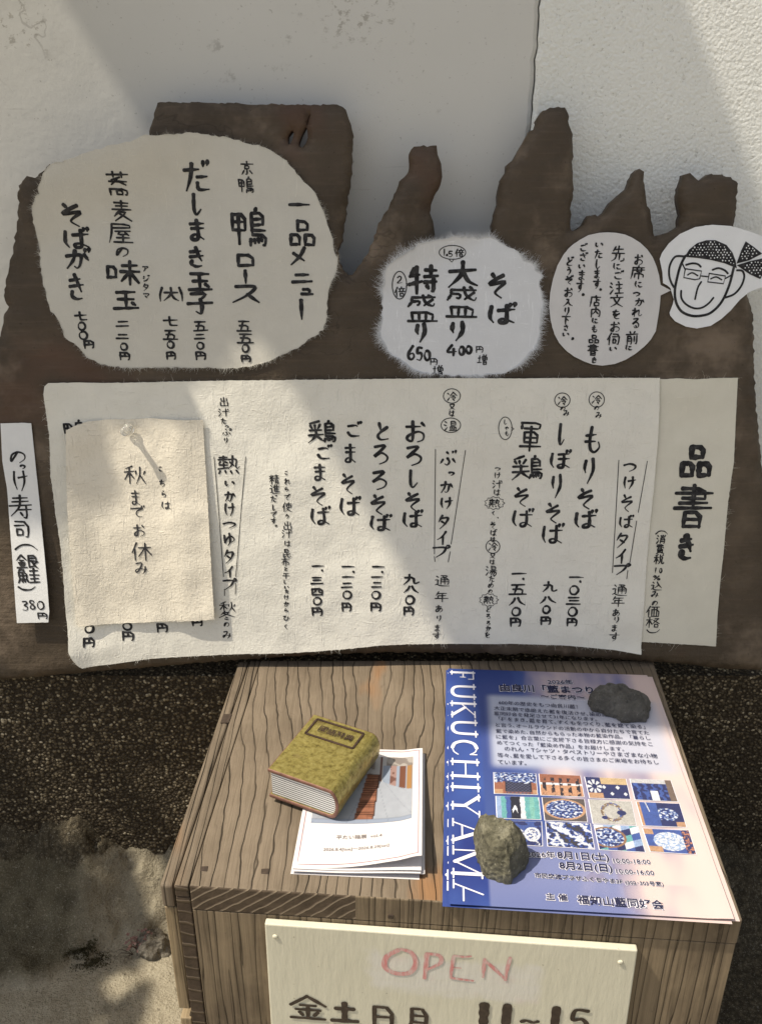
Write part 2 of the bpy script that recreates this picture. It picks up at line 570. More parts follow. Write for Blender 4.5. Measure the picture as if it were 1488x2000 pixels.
M['red_print'] = plain('thin_red_print', (.36, .15, .18, 1), .5, .3, .1)
M['white_print'] = plain('white_print', (.70, .69, .76, 1), .5, .3, .02)
k = NT('printed_colour', .42, .35)
k.color(k.n('Attribute', attribute_name='col').outputs['Color'])
M['printcol'] = k.m
k = NT('sign_paint', .55, .3)
c = k.ramp(k.noise(9, 5, .6), [(.3, (.59, .565, .445, 1)), (.7, (.66, .635, .51, 1))])
c = k.mix(k.ss(k.noise(240, 3), .70, .78, 0, .6), c, (.25, .22, .15, 1))
x, y, z = k.sep()
wob = k.math('MULTIPLY', k.math('SUBTRACT', k.noise(40, 4, .6), .5), .03)
ex = k.ss(k.math('ADD', k.math('ABSOLUTE', k.math('SUBTRACT', x, .0005)), wob), .071, .060)
ez = k.ss(k.math('ADD', k.math('ABSOLUTE', k.math('SUBTRACT', k.math('ADD', z, k.math('MULTIPLY', x, .05)), .0385)), wob), .026, .016)
wipe = k.math('MULTIPLY', ex, ez)
smear = k.noise(120, 5, .7, k.mapped((.15, 1, 1)))
c = k.mix(k.math('MULTIPLY', wipe, k.ss(smear, .2, .6, .45, 1)), c, (.655, .635, .57, 1))
c = k.mix(k.math('MULTIPLY', wipe, k.ss(k.noise(22, 4, .6), .52, .70, 0, .30)), c, (.66, .45, .43, 1))
k.color(c); k.bump(k.noise(160, 4, .6, k.mapped((1, 1, .2))), .25, .002)
M['sign'] = k.m
M['sign_letter'] = plain('sign_letter_paint', (.055, .040, .030, 1), .6, .3, .35, 200)
k = NT('red_chalk', .9, .1)
n = k.noise(330, 4, .7, k.mapped((1, 1, .25)))
k.color(k.ramp(n, [(.36, (.63, .50, .46, 1)), (.62, (.60, .24, .23, 1))]))
M['red_chalk'] = k.m
k = NT('aged_brass', .34, .5)
n = k.noise(230, 6, .7)
c = k.ramp(n, [(.30, (.16, .125, .030, 1)), (.5, (.37, .31, .095, 1)), (.72, (.50, .43, .16, 1))])
c = k.mix(k.ss(k.noise(40, 4), .60, .72, 0, .6), c, (.12, .06, .04, 1))
k.color(c); k.b.inputs['Metallic'].default_value = .7
k.bump(k.noise(140, 5), .45, .003)
M['brass'] = k.m
M['brass_dark'] = plain('dark_engraving', (.045, .026, .018, 1), .6, .3, .4, 200)
M['copper_edge'] = plain('reddish_cover_edge', (.17, .085, .062, 1), .6, .4, .35, 150, .3)
k = NT('page_edges', .8, .2)
x, y, z = k.sep()
fr = k.math('FRACT', k.math('ADD', k.math('MULTIPLY', z, 440), k.math('MULTIPLY', k.noise(25, 2), .5)))
k.color(k.mix(k.ss(fr, .55, .75), (.80, .80, .78, 1), (.07, .075, .08, 1)))
k.bump(fr, .4, .001)
M['pages'] = k.m
def rock_mat(name, a, b, c3, seed):
    k = NT(name, .85, .2)
    v = k.mapped(loc=(seed, seed, 0))
    c = k.ramp(k.noise(70, 7, .68, v), [(.3, a), (.52, b), (.75, c3)])
    c = k.mix(k.ss(k.noise(30, 5, .6, v), .58, .72, 0, .5), c, tuple(x * .5 for x in a[:3]) + (1,))
    k.color(c)
    spk = k.noise(420, 4, .7, v)
    c = k.mix(k.ss(spk, .62, .70, 0, .7), c, tuple(min(1, x * 1.7) for x in c3[:3]) + (1,))
    c = k.mix(k.ss(spk, .40, .32, 0, .6), c, tuple(x * .4 for x in a[:3]) + (1,))
    k.color(c)
    k.bump(k.math('ADD', k.noise(90, 8, .75, v), k.math('MULTIPLY', k.vor(210, vec=v), .5)), 1.0, .007)
    return k.m
M['rock_dark'] = rock_mat('dark_slate_rock', (.095, .090, .082, 1), (.14, .134, .122, 1), (.21, .20, .18, 1), 1)
M['rock_green'] = rock_mat('olive_rock', (.085, .080, .055, 1), (.175, .165, .115, 1), (.38, .36, .27, 1), 5)
M['stone'] = rock_mat('pale_stone', (.11, .098, .08, 1), (.2, .18, .145, 1), (.3, .275, .225, 1), 9)
k = NT('clear_plastic', .06, .5)
k.b.inputs['Transmission Weight'].default_value = .85
k.b.inputs['IOR'].default_value = 1.45
k.color((.92, .92, .90, 1))
M['clear'] = k.m
M['steel'] = plain('steel', (.5, .5, .5, 1), .35, .5, .1, 60, .9)
M['nail'] = plain('dark_nail', (.05, .035, .025, 1), .7, .3, .3, 300)
M['leaf'] = plain('green_leaf', (.05, .09, .025, 1), .55, .3, .35, 20)
M['bark'] = plain('bark', (.07, .05, .035, 1), .9, .2, .4, 40)
M['red_leaf'] = plain('reddish_leaf', (.22, .13, .11, 1), .6, .3, .5, 400)
M['moss'] = plain('moss', (.055, .048, .026, 1), .9, .1, .5, 300)
M['eave'] = plain('canopy_timber', (.10, .07, .045, 1), .8, .2, .3, 30)
# ------------------------------------------------------------------ brush writing: each character as strokes on a 0-99 grid (xxyy, y down)
# ~ smooth stroke, o circle "oxxyyrr", name@x0y0x1y1 another character squeezed into a box
G = {}
for ln in '''
゛ ~78027616 ~92009014
あ ~15288022 ~450840504885 ~703855653085157525555544825286726292
い ~1825186028823866 ~702882458566
う ~35106520 ~22425533784870724295
お ~12327030 ~380838603488168222665850846280845892 ~74148828
か ~103652286436587246903682 ~400834501290 ~74269052
が ~103652286436587246903682 ~400834501290 ~74269052 ゛
き ~18286822 ~15487842 ~420856426866 ~2666248244926888
く ~653028486890
け ~201216502486 ~40388832 ~681069555094
こ ~242460207226 ~206238848084
さ ~15307826 ~450860407062 ~2868268248906688
し ~3506326848928270
す ~08288828 ~56065852446834545044606054803696
そ ~26103824 ~7416403016468240486642786894
た ~10286224 ~380830501292 ~52488846 ~526656869086
ち ~12288024 ~4406344424645050786074824494
っ ~08385026864278664686
つ ~08385026864278664686
て ~102480185042426654847688
と ~32084246 ~78303854247240888286
に ~181514602686 ~48327830 ~466656849084
の ~502628581278126222345222843684665690
は ~181514602686 ~40329028 ~6610676064844888447660709088
ひ ~10254020205634866276682478509262
ふ ~42085622 ~52484648607046903482 ~24551280 ~76529076
ほ ~181514602686 ~44208818 ~42448842 ~6620676064844888447660709088
ま ~18228220 ~22428042 ~5006526246862486227442688088
み ~1818521634601682126640568868 ~744070705494
め ~223434604274 ~621248602486107028426034885084746092
も ~440636504084629484788058 ~16346632 ~14586456
ゃ ~1046623284426460 ~50125626 ~26224890
ゆ ~1822167430506026864474684666 ~540858604094
ら ~38085620 ~283026625646805876824494
り ~261422402858 ~700874504496
る ~22147212185856428260768448923680 52726486
れ ~26062694 ~08303626087452326630647674869270
ろ ~2214721218585644846076824294
を ~14227620 ~46062054444456525470 ~84424066368456928490
、 ~36305666
。 o403018
メ ~760854501492 ~26347474
ニ 22267826 08789278
ュ 203070286476 06789478
｜ ~500650505094
ロ 16161688 161884188286 16848484
ス ~1616781452561092 ~54529290
ア ~0816881474365846 ~503444662094
ジ ~16143226 ~08422452 ~149050788436 ゛
タ ~40041248 ~3422822062602096 ~34446666
マ ~081890165262 ~34486484
イ ~820650420862 56365696
プ ~0818741664562494 o901010
一 ~085049489250
二 22267424 08787876
三 18168214 24488046 08869284
四 12181486 121888168486 ~401836442262 601860547856 14828682
五 16128412 46123086 224676447086 04889686
七 ~08429034 4408447456849080
八 ~381430500690 ~541268569488
九 ~400636500694 12346630647874889474
〇 e50504446
円 14141492 1416861486887490 50165052 14548652
口 16101690 161284128286 16868484
品 口@25047545 口@02524898 口@52529898
京 50035016 08209218 口@28287054 505450884084 30621484 68628882
甲 12061256 120888088856 12328832 12568856 50085098
鳥 46003810 20122066 201278127842 20277827 20427842 20569256 2068926888967494 14780894 32783690 50785488 66767286
鴨 甲@00104290 鳥@46029998
玉 16128412 22467846 50125088 06909488 70628474
子 181280105236 ~5034546050923484 06529448
大 10389034 ~500446500894 ~504066729492
蕎 04149612 32033224 68036824 62242436 12408840 48302056 54428456 14721498 1472867286967696 口@36767096
麦 16128412 22277827 06439443 50035043 40461476 365678541498 34629298
屋 140886088626 14268626 ~140814500298 28428840 484234587856 66488260 32748474 58605894 20959694
未 12248820 02469844 50045098 48460884 52469690
味 口@02223876 未@42009999
牛 36121040 18347830 02669854 56045698
寺 14168416 50025036 04389636 10589056 704470926088 26683880
特 牛@00004699 寺@48009999
皿 14041890 140486048290 38044090 62046090 00949993
成 16149212 16141438 14380458 2032443040523250 ~5202623684569246 84245654 70028209
盛 成@00009974 皿@02649899
土 18348232 50065090 04929690
増 土@00104085 56046216 84047616 48204854 482092209254 48379237 70207054 48549254 日@52629099
日 10041098 100690069098 10509050 10949094
亻 90021056 60366098
倍 亻@00003099 64046416 38209618 48285242 82267642 34489946 口@44609096
席 50025012 10149414 ~101410600098 20329430 40224046 70227046 40467046 26602688 266086608686 56505698
前 30043816 70026016 04229620 14361298 1436463646963894 14544654 14724672 66386678 883288967690
先 28101436 22268424 04509648 50045050 ~385232780898 62506088 729496909478
氵 ~20087024 ~05386052 ~10968562
主 38025214 12268824 20568054 50265092 04949892
注 氵@00003099 主@36009999
文 50025216 06229420 ~702450640896 ~282654689494
司 1008880888947090 04306628 口@10446288
伺 亻@00003099 司@36049898
店 52025212 10149414 ~101408600098 56245654 56408640 口@30569094
内 12261298 1226882488947494 ~500448402272 52447470
書 200978097832 04209620 20327832 14438643 04559654 50015055 日@26627899
入 ~3610541446500892 ~523666709490
下 06129410 48124896 54367854
消 氵@00003099 66026630 44085224 92068224 46344498 4634903490948094 46549054 46749074
月 ~200620600498 2006840684947090 20348434 20628462
費 160680068018 16188018 1618143088308642 ~380136302044 60016044 24482484 244878487884 24607860 24727872 24847884 38861099 62869299
禾 80022016 04349830 52105298 48360476 56409870
税 禾@00004499 58046418 90028018 口@52229050 ~625258784098 78527890869499909878
辶 14062820 04402838186028740686 ~167640929994
込 辶@00009999 ~5404602064403670 ~602076509470
価 亻@00003099 36109810 42324294 423294329494 58105894 78107894 42929492
木 02289826 50025098 46320476 54349870
各 36188216 ~82160664 22309462 口@26629098
格 木@00004499 各@42009999
通 辶@00009999 440488046818 56126620 42244280 4224922492788478 42409240 42569256 66246680
年 26021036 20188616 24408038 24402464 02669864 54185499
令 64043444 66089842 54407840 425688547078 58747496
冷 ~08142628 ~06903058 64043444 66089842 54407840 425688547078 58747496
又 ~1414841260600894 ~222652709494
温 氵@00003099 日@46049046 皿@38589998
湯 氵@00003099 日@46028840 36509848 54523480 4862946090967894 66624694 80626496
軍 08241006 080692068622 20248024 24362470 243678367870 24537853 24707870 04849683 50165099
鶏 40020614 08221434 24202634 44183634 04445042 02665462 ~284026660098 ~30685490 鳥@54029998
出 50045092 20162044 20448044 80148046 10561094 10949094 90549098
汁 氵@00003099 38409836 68066898 84109422
熱 08124612 27022734 02245022 14340646 34344640 06524850 27422770 02725066 ~700266445072 ~54228420825890689958 56367654 12820498 34823896 58826496 84809496
使 亻@00003099 36149814 442844549254 44289228 92289254 ~680266543498 ~446466829998
昆 日@24047644 14521494 14944684 16684666 86545870 5650589292949480
布 06209418 ~460236300466 26462684 2646844684827480 54325499
干 16148414 04489648 50145098
精 06141434 42103234 00424642 24042498 22460276 26464668 54129612 56269426 48409940 75027540 月@54509499
進 辶@00009999 54023834 48204880 70027614 48209618 50389238 50569256 50769876 72207276
火 14281846 92288246 ~500448521498 ~525270709898
秋 禾@00004899 火@48009999
冬 ~42021442 361878160470 ~34289866 44665876 38846096
休 亻@00003099 木@34029998
寿 20128410 14278825 02439841 ~540044480484 36609658 764676966092 48725884
金 ~50020442 ~52049840 30407240 18588458 50405092 28683682 76666682 04949694
艮 14061492 14925484 140884088446 14268426 14468446 92526066 ~445064809898
銀 金@00004899 艮@50009999
魚 34000824 301066105626 14281472 142886288672 14508650 50285072 14728672 14800498 36824096 60826696 84809696
圭 12188818 50025046 04469646 12708870 50505094 02959894
鮭 魚@00004899 圭@52009999
0 e50502846
1 ~54045096
2 ~202448067624605416928690
3 ~2012600872264446766462901888
4 ~500412629060 64366498
5 ~7808320826466042806460922088
6 ~6604264824805094767664543062
8 ~6612360830286660708446942680405470266612
. o508006
% o222216 80082092 o787616
( ~700030503099
) ~300070507099
︵ ~0280302070209880
︶ ~0220308070809820
丶 o505030
〜 ~1060304060608040
ご ~242460207226 ~206238848084 ゛
ざ ~15307826 ~450860407062 ~2868268248906688 ゛
ぞ ~26103824 ~7416403016468240486642786894 ゛
だ ~10286224 ~380830501292 ~52488846 ~526656869086 ゛
で ~102480185042426654847688 ゛
ど ~32084246 ~78303854247240888286 ゛
ば ~181514602686 ~40329028 ~6610676064844888447660709088 ゛
ぶ ~42085622 ~52484648607046903482 ~24551280 ~76529076 ゛
ぼ ~181514602686 ~44208818 ~42448842 ~6620676064844888447660709088 ゛
ぷ ~42085622 ~52484648607046903482 ~24551280 ~76529076 o881210
'''.split('\n'):
    p = ln.split(' ', 1)
    if len(p) == 2 and p[0]:
        G[p[0]] = p[1].split()

def strokes(ch, x0=0., y0=0., x1=99., y1=99., depth=0):
    res = []
    sx, sy = (x1 - x0) / 99, (y1 - y0) / 99
    for t in G.get(ch, []):
        if t == '゛':
            res += strokes('゛', x0, y0, x1, y1, depth + 1)
        elif '@' in t:
            c, b = t.split('@')
            b = [int(b[i:i + 2]) for i in (0, 2, 4, 6)]
            res += strokes(c, x0 + b[0] * sx, y0 + b[1] * sy, x0 + b[2] * sx, y0 + b[3] * sy, depth + 1)
        elif t[0] in 'oe':
            q = [int(t[i:i + 2]) for i in (1, 3, 5)]
            if t[0] == 'e': rx, ry = int(t[5:7]), int(t[7:9])
            else: rx = ry = q[2]
            a0 = -2.0
            res.append((True, [(x0 + (q[0] + rx * math.cos(a0 + k * 6.4 / 14)) * sx, y0 + (q[1] + ry * math.sin(a0 + k * 6.4 / 14)) * sy) for k in range(15)]))
        else:
            sm = t[0] == '~'
            d = t.lstrip('~')
            P = [(x0 + int(d[i:i + 2]) * sx, y0 + int(d[i + 2:i + 4]) * sy) for i in range(0, len(d) - 3, 4)]
            res.append((sm, P))
    return res

def catmull(P, n=6):
    if len(P) < 3:
        return [(P[0][0] + (P[-1][0] - P[0][0]) * i / n, P[0][1] + (P[-1][1] - P[0][1]) * i / n) for i in range(n + 1)]
    Q = [P[0]] + P + [P[-1]]
    out = []
    for i in range(1, len(Q) - 2):
        a, b, c, d = Q[i - 1:i + 3]
        for k in range(n):
            t = k / n
            out.append(tuple(.5 * (2 * b[j] + (c[j] - a[j]) * t + (2 * a[j] - 5 * b[j] + 4 * c[j] - d[j]) * t * t + (3 * b[j] - a[j] - 3 * c[j] + d[j]) * t ** 3) for j in (0, 1)))
    out.append(P[-1])
    return out

def chaikin(P):
    if len(P) < 3:
        return catmull(P, 5)
    q = [P[0]]
    for a, b in zip(P, P[1:]):
        L = math.hypot(b[0] - a[0], b[1] - a[1]) or 1
        e = min(.3, 5 / L)
        for t in (e, .5, 1 - e):
            q.append((a[0] + (b[0] - a[0]) * t, a[1] + (b[1] - a[1]) * t))
    q.append(P[-1])
    return q

class Ink:
    """collects brush strokes on one sheet of paper"""
    def __init__(self, pl, off=0.0, h=None, lift=.00028):
        self.pl, self.off, self.h, self.lift = pl, off, h or (lambda u, v: 0.0), lift
        self.v, self.f, self.k = [], [], 0
    def P(self, u, v, extra=0.0):
        return self.pl.at(u, v, self.off + self.h(u, v) + self.lift + extra)
    def ribbon(self, uv, w, brush=True, tail=.45):
        """uv: points on the sheet, w: full width in metres"""
        self.k += 1
        z = (self.k % 40) * 4e-6
        n = len(uv)
        L = [0.0]
        for a, b in zip(uv, uv[1:]):
            L.append(L[-1] + math.hypot(b[0] - a[0], b[1] - a[1]))
        tot = L[-1] or 1e-6
        b0 = len(self.v)
        ph = random.random() * 50
        for i, p in enumerate(uv):
            a, c = uv[max(i - 1, 0)], uv[min(i + 1, n - 1)]
            dx, dy = c[0] - a[0], c[1] - a[1]
            l = math.hypot(dx, dy) or 1e-9
            nx, ny = -dy / l, dx / l
            t = L[i] / tot
            ww = w * .5
            if brush:
                ww *= (1.20 - (1.08 - tail) * sstep(.45, 1.0, t)) * (1 + .30 * noise.noise(Vector((ph, t * 4, 0))) + .14 * noise.noise(Vector((ph, t * 17, 3)))) * (.92 + .16 * abs(dy) / l)
            self.v += [self.P(p[0] + nx * ww, p[1] + ny * ww, z), self.P(p[0] - nx * ww, p[1] - ny * ww, z)]
        for i in range(n - 1):
            self.f.append((b0 + 2 * i + 1, b0 + 2 * i + 3, b0 + 2 * i + 2, b0 + 2 * i))
        for e, nb in ((0, 1), (n - 1, n - 2)):      # rounded ends
            l, r = b0 + 2 * e, b0 + 2 * e + 1
            p = uv[e]
            dx, dy = p[0] - uv[nb][0], p[1] - uv[nb][1]
            q = math.hypot(dx, dy) or 1e-9
            dx, dy = dx / q, dy / q
            hw = (self.v[l] - self.v[r]).length * .5
            c0 = len(self.v)
            sgn = 1 if e == 0 else -1
            for k in range(1, 4):
                an = math.pi * k / 4
                cx, sy_ = math.cos(an) * hw * sgn, math.sin(an) * hw * (.75 if brush else 1)
                # local normal of the stroke direction
                tx, ty = -dy, dx
                if e == 0: tx, ty = dy, -dx
                self.v.append(self.P(p[0] + tx * math.cos(an) * hw * (1 if e == 0 else 1) + dx * sy_, p[1] + ty * math.cos(an) * hw + dy * sy_, z))
            self.f.append((l, c0, c0 + 1, c0 + 2, r) if e == 0 else (l, c0, c0 + 1, c0 + 2, r)[::-1])
    def px_line(self, P, w, smooth=True, brush=False, tail=.7):
        uv = [self.pl.uv(x, y, self.off) for x, y in P]
        uv = catmull(uv, 6) if smooth else uv
        self.ribbon(uv, w * self.pl.scale(*P[0], self.off)[0], brush, tail)
    def px_closed(self, P, w, smooth=True):
        self.px_line(list(P) + [P[0]], w, smooth)
    def px_poly(self, P, extra=0.0):
        b = len(self.v)
        self.v += [self.P(*self.pl.uv(x, y, self.off), extra) for x, y in P]
        self.f.append(tuple(range(len(self.v) - 1, b - 1, -1)))
    def ch(self, c, x, y, w, h=None, wt=None, rot=0.0, tail=None, jit=1.0):
        """one character centred on the photo's (x, y), w by h photo pixels, brush width wt pixels"""
        h = h or w
        S = strokes(c)
        if not S:
            print('MISSING GLYPH', c)
            return
        u0, v0 = self.pl.uv(x, y, self.off)
        mx, my = self.pl.scale(x, y, self.off)
        wt = (wt or max(1.6, .095 * max(w, h))) * mx
        rot += random.uniform(-.035, .035) * jit
        cr, sr = math.cos(rot), math.sin(rot)
        W, H = w * mx, h * my
        for sm, P in S:
            Q = []
            for a, b in P:
                a += random.uniform(-1.6, 1.6) * jit
                b += random.uniform(-1.6, 1.6) * jit
                uu, vv = (a / 99 - .5) * W, (.5 - b / 99) * H
                Q.append((u0 + uu * cr - vv * sr, v0 + uu * sr + vv * cr))
            Q = catmull(Q) if sm else chaikin(Q)
            self.ribbon(Q, wt, True, tail if tail is not None else (.36 if sm else .66))
    def text(self, spec, wt=None, size=None):
        """'c x y w [h]; ...'"""
        for it in spec.split(';'):
            it = it.split()
            if it:
                q = [float(z) for z in it[1:]]
                self.ch(it[0], q[0], q[1], q[2], q[3] if len(q) > 3 else None, wt)
    def flush(self, name, mat, parent):
        o = self.build(name, mat, parent)
        self.v, self.f = [], []
        return o
    def build(self, name, mat, parent):
        return obj(name, self.v, self.f, mat, parent)

def print_text(pl, body, a, b, off, grow=0.0, sy=1.0, shear=0.0):
    """type set between the photo's points a and b (middle of its left and right ends): vertices and faces in world space"""
    def mesh(g):
        c = bpy.data.curves.new('type', 'FONT')
        c.body, c.size, c.offset, c.resolution_u = body, 1.0, g, 2
        o = bpy.data.objects.new('type', c)
        COL.objects.link(o)
        dg = bpy.context.evaluated_depsgraph_get()
        m = o.evaluated_get(dg).to_mesh()
        V = [(v.co.x, v.co.y) for v in m.vertices]
        F = [tuple(p.vertices) for p in m.polygons]
        o.evaluated_get(dg).to_mesh_clear()
        bpy.data.objects.remove(o)
        bpy.data.curves.remove(c)
        return V, F
    V, F = mesh(0.0)
    xs = [v[0] for v in V]
    x0, x1 = min(xs), max(xs)
    ys = [v[1] for v in V]
    ym = (min(ys) + max(ys)) / 2
    if grow:
        V, F = mesh(grow)
    A, B = pl.hit(*a, off), pl.hit(*b, off)
    eu = (B - A).normalized()
    ev = pl.n.cross(eu)
    s = (B - A).length / (x1 - x0)
    return [A + eu * ((x - x0) * s + shear * (y - ym) * s) + ev * ((y - ym) * s * sy) for x, y in V], F
# ------------------------------------------------------------------ the planes everything stands on
ZT = 0.344                                   # crate top
LEAN = R(9)
BOARD = Plane((0, .80, .355), (1, 0, 0), (0, math.sin(LEAN), math.cos(LEAN)))
TOP = Plane((0, .60, ZT), (1, 0, 0), (0, 1, 0))
WALL_Y, PLINTH_Y, LEDGE_Z = .921, .814, .3225

# ------------------------------------------------------------------ ground
MB_ = MB()
MB_.box(-30, 30, -40, PLINTH_Y + .02, -.30, -.012)
tag(obj('ground', MB_.v, MB_.f, M['concrete'], loc=(0, 0, 0)), kind='structure')

edge_px = pts('-700,2000 -200,1960 0,1932 60,1922 120,1905 170,1878 210,1856 235,1838 270,1850 320,1818 345,1800 420,1760 760,1700 1500,1730 2200,1760')
GR = Plane((0, 0, 0), (1, 0, 0), (0, 1, 0))
edge_xy = [GR.uv(*p) for p in edge_px]
def edge_y(x):
    for (a, b), (c, d) in zip(edge_xy, edge_xy[1:]):
        if x <= c:
            t = (x - a) / (c - a)
            return b + (d - b) * t
    return edge_xy[-1][1]
def ground_h(x, y):
    d = y - edge_y(x) - .010 * fbm(x * 30, y * 30, 2, 3)
    up = sstep(-.002, .010, d)
    rough = fbm(x * 16, y * 16, 1, 5)
    h = .0012 * fbm(x * 60, y * 60, 4, 2) + up * (.013 + .006 * rough)
    yy = y - .722 + .030 * fbm(x * 9, y * 9, 6, 4) - .012 * sstep(-.36, -.27, x) * (1 if x < 0 else 0)
    h += .085 * max(0, yy / .09) ** 1.7 * (1 + .25 * fbm(x * 40, y * 40, 3, 3)) + up * .0022 * fbm(x * 110, y * 110, 9, 3)
    return h, up
def grid_patch(x0, x1, y0, y1, st):
    nx, ny = int((x1 - x0) / st) + 1, int((y1 - y0) / st) + 1
    V, Cc, F = [], [], []
    for j in range(ny):
        for i in range(nx):
            x, y = x0 + i * st, y0 + j * st
            h, up = ground_h(x, y)
            soil_and_shade = max(sstep(.10, .2, x), sstep(.055, .090, h + .016 * fbm(x * 25, y * 25, 8, 3)))  # brown ground right of the crate, with the crate's shadow darkened into its colour
            V.append((x, y, h)); Cc.append((up * (1 - .60 * sstep(-.375, -.325, x) * sstep(.1, 0, x)), soil_and_shade, 0))
    for j in range(ny - 1):
        for i in range(nx - 1):
            a = j * nx + i
            F.append((a, a + 1, a + nx + 1, a + nx))
    return V, F, Cc
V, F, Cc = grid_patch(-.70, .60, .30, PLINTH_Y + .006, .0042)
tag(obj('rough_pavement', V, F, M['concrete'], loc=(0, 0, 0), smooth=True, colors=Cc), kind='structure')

# ------------------------------------------------------------------ walls and plinth
def sheet_wall(name, x0, x1, z0, z1, y, th, mat, edge=None):
    m = MB()
    m.box(x0, x1, y, y + th, z0, z1)
    return m.build(name, mat, loc=(0, 0, 0))
seam_px = pts('1058,-400 1057,0 1055,25 1053,55 1051,85 1048,110 1046,150 1044,175 1041,215 1039,235 1036,255 1034,290 1030,340 1022,430 1010,560 990,800')
WALLP = Plane((0, WALL_Y, 0), (1, 0, 0), (0, 0, 1))
seam = sorted(((WALLP.uv(*p)[1], WALLP.uv(*p)[0]) for p in seam_px))
def seam_x(z):
    for (a, b), (c, d) in zip(seam, seam[1:]):
        if z <= c:
            return b + (d - b) * max(0, (z - a) / (c - a))
    return seam[-1][1]
def wall_half(name, sign, far, y, mat, gap):
    zs = [LEDGE_Z + .0] + [LEDGE_Z + .006 * i for i in range(1, 120)] + [1.4, 3.2]
    V, F = [], []
    for z in zs:
        x = seam_x(z) + .0016 * noise.noise(Vector((0, 3, z * 90))) + .0008 * noise.noise(Vector((0, 7, z * 320)))
        x += sign * (gap + .0005 * noise.noise(Vector((1, 3, z * 60))))
        V += [(x, y + .0035, z), (x + sign * .004, y, z), (far, y, z), (x, y + .12, z), (far, y + .12, z)]
    for i in range(len(zs) - 1):
        a, b = 5 * i, 5 * (i + 1)
        q = [(a, a + 1, b + 1, b), (a + 1, a + 2, b + 2, b + 1), (a, b, b + 3, a + 3), (a + 3, b + 3, b + 4, a + 4), (a + 2, a + 4, b + 4, b + 2)]
        F += q if sign > 0 else [f[::-1] for f in q]
    t = 5 * (len(zs) - 1)
    F += [(0, 3, 4, 2, 1), (t, t + 1, t + 2, t + 4, t + 3)]
    return obj(name, V, F, mat, loc=(0, 0, 0))
tag(wall_half('plaster_wall', -1, -4, WALL_Y + .002, M['plaster'], .0010), 'smooth grey-white plaster wall left of the vertical crack behind the board', 'wall')
tag(wall_half('stucco_wall', 1, 4, WALL_Y, M['stucco'], .0002), 'rough grainy white stucco wall right of the vertical crack', 'wall')
m = MB()
nz = 40
m.add([(-4, PLINTH_Y, -.05), (4, PLINTH_Y, -.05), (4, WALL_Y + .1, -.05), (-4, WALL_Y + .1, -.05),
       (-4, PLINTH_Y, LEDGE_Z), (4, PLINTH_Y, LEDGE_Z), (4, WALL_Y + .1, LEDGE_Z), (-4, WALL_Y + .1, LEDGE_Z)],
      [(0, 1, 5, 4), (1, 2, 6, 5), (2, 3, 7, 6), (3, 0, 4, 7), (4, 5, 6, 7)])
tag(m.build('pebble_plinth', M['pebble'], loc=(0, 0, 0)), 'dark washed-pebble wall base below the wooden board', 'wall base')

# ------------------------------------------------------------------ the driftwood board
B_T = .026
outline = pts('''-25,1333 -35,1280 -40,1100 -30,900 -18,740 -8,670 2,645 5,620 14,600 8,588 4,578 12,540 22,495 33,420 34,362 50,343 66,347 80,335 95,320 107,324
150,350 250,318 280,286 288,262 297,235 300,214 308,200 330,198 400,199 450,200 500,203 550,202 600,203 650,203 668,206 676,214 679,228 686,243 690,262 688,290 687,320 685,350 680,375 677,400 674,430
672,452 668,470 660,490 661,507 667,526 680,538 688,537 697,525 715,498 730,468 737,441 744,430 760,402 770,380 780,355 795,340 800,325 799,300 803,290 815,284 853,282 855,300 862,320
864,345 860,362 848,382 842,400 840,416 846,432 849,455 850,490 870,515 920,522 952,510 961,470 962,447 966,425 972,400 974,375 980,350 990,335 992,320 1005,310 1016,290 1025,275 1035,256 1049,246 1050,232 1060,216 1075,209 1105,208
1112,220 1113,240 1118,255 1120,285 1120,320 1119,350 1121,370 1117,395 1114,420 1113,440 1118,452 1130,448 1140,440 1152,421 1158,424 1163,419 1172,424 1183,415 1195,396 1215,380 1228,368 1235,350 1243,336 1252,328 1259,335
1261,360 1265,385 1266,402 1273,408 1274,430 1277,455 1281,462 1300,458 1320,450 1333,442 1334,420 1331,400 1330,380 1336,355 1340,340 1350,337 1358,345 1366,352 1380,348 1390,339 1410,341 1430,345 1442,358 1443,375 1441,400 1436,440
1440,480 1450,540 1465,585 1473,620 1474,680 1477,760 1484,850 1492,930 1500,1050 1505,1200 1506,1313 1488,1312 1400,1308 1350,1301 1264,1295 1180,1289 1100,1284 950,1279 800,1277 744,1277 600,1282 465,1292 350,1301 200,1313 100,1322 0,1331''')
loop = [BOARD.uv(*p) for p in outline]
loop = refine(loop, .0028, .0019, 190, 1)
holes = [[BOARD.uv(*p) for p in pts(s)] for s in ('561,273 562,263 568,255 572,253 573,260 571,270 566,280 562,281', '582,279 588,262 595,249 598,244 600,256 600,268 597,279 590,287 584,285', '597.5,243 600,236 602,228 605.5,222 606.5,222 603,230 601,238 599.5,244')]
holes = [refine(h, .003, .0003, 400, 2) for h in holes[:2]] + [holes[2]]
V2, T = fill([loop] + holes, .0085)
D = edge_dist(loop, V2)
for h in holes:
    D = np.minimum(D, edge_dist(h, V2) * 2.2)
front, back = [], []
for (u, v), d in zip(V2, D):
    e = max(0, 1 - d / .0045)
    hh = -.0042 * (1 - math.sqrt(max(0, 1 - e * e))) if e > 0 else 0
    low = sstep(.34, .40, v)                      # the worn upper part is more uneven than the part under the papers
    hh += (.0004 + .0022 * low) * (fbm(u * 14, v * 9, 3, 4) - .3) * min(1, d / .012)
    hh = min(hh, .0004 + .001 * low)
    front.append(BOARD.at(u, v, hh))
    back.append(BOARD.at(u, v, -B_T + (.006 * (1 - math.sqrt(max(0, 1 - e * e))) if e > 0 else 0)))
nV = len(V2)
ec = {}
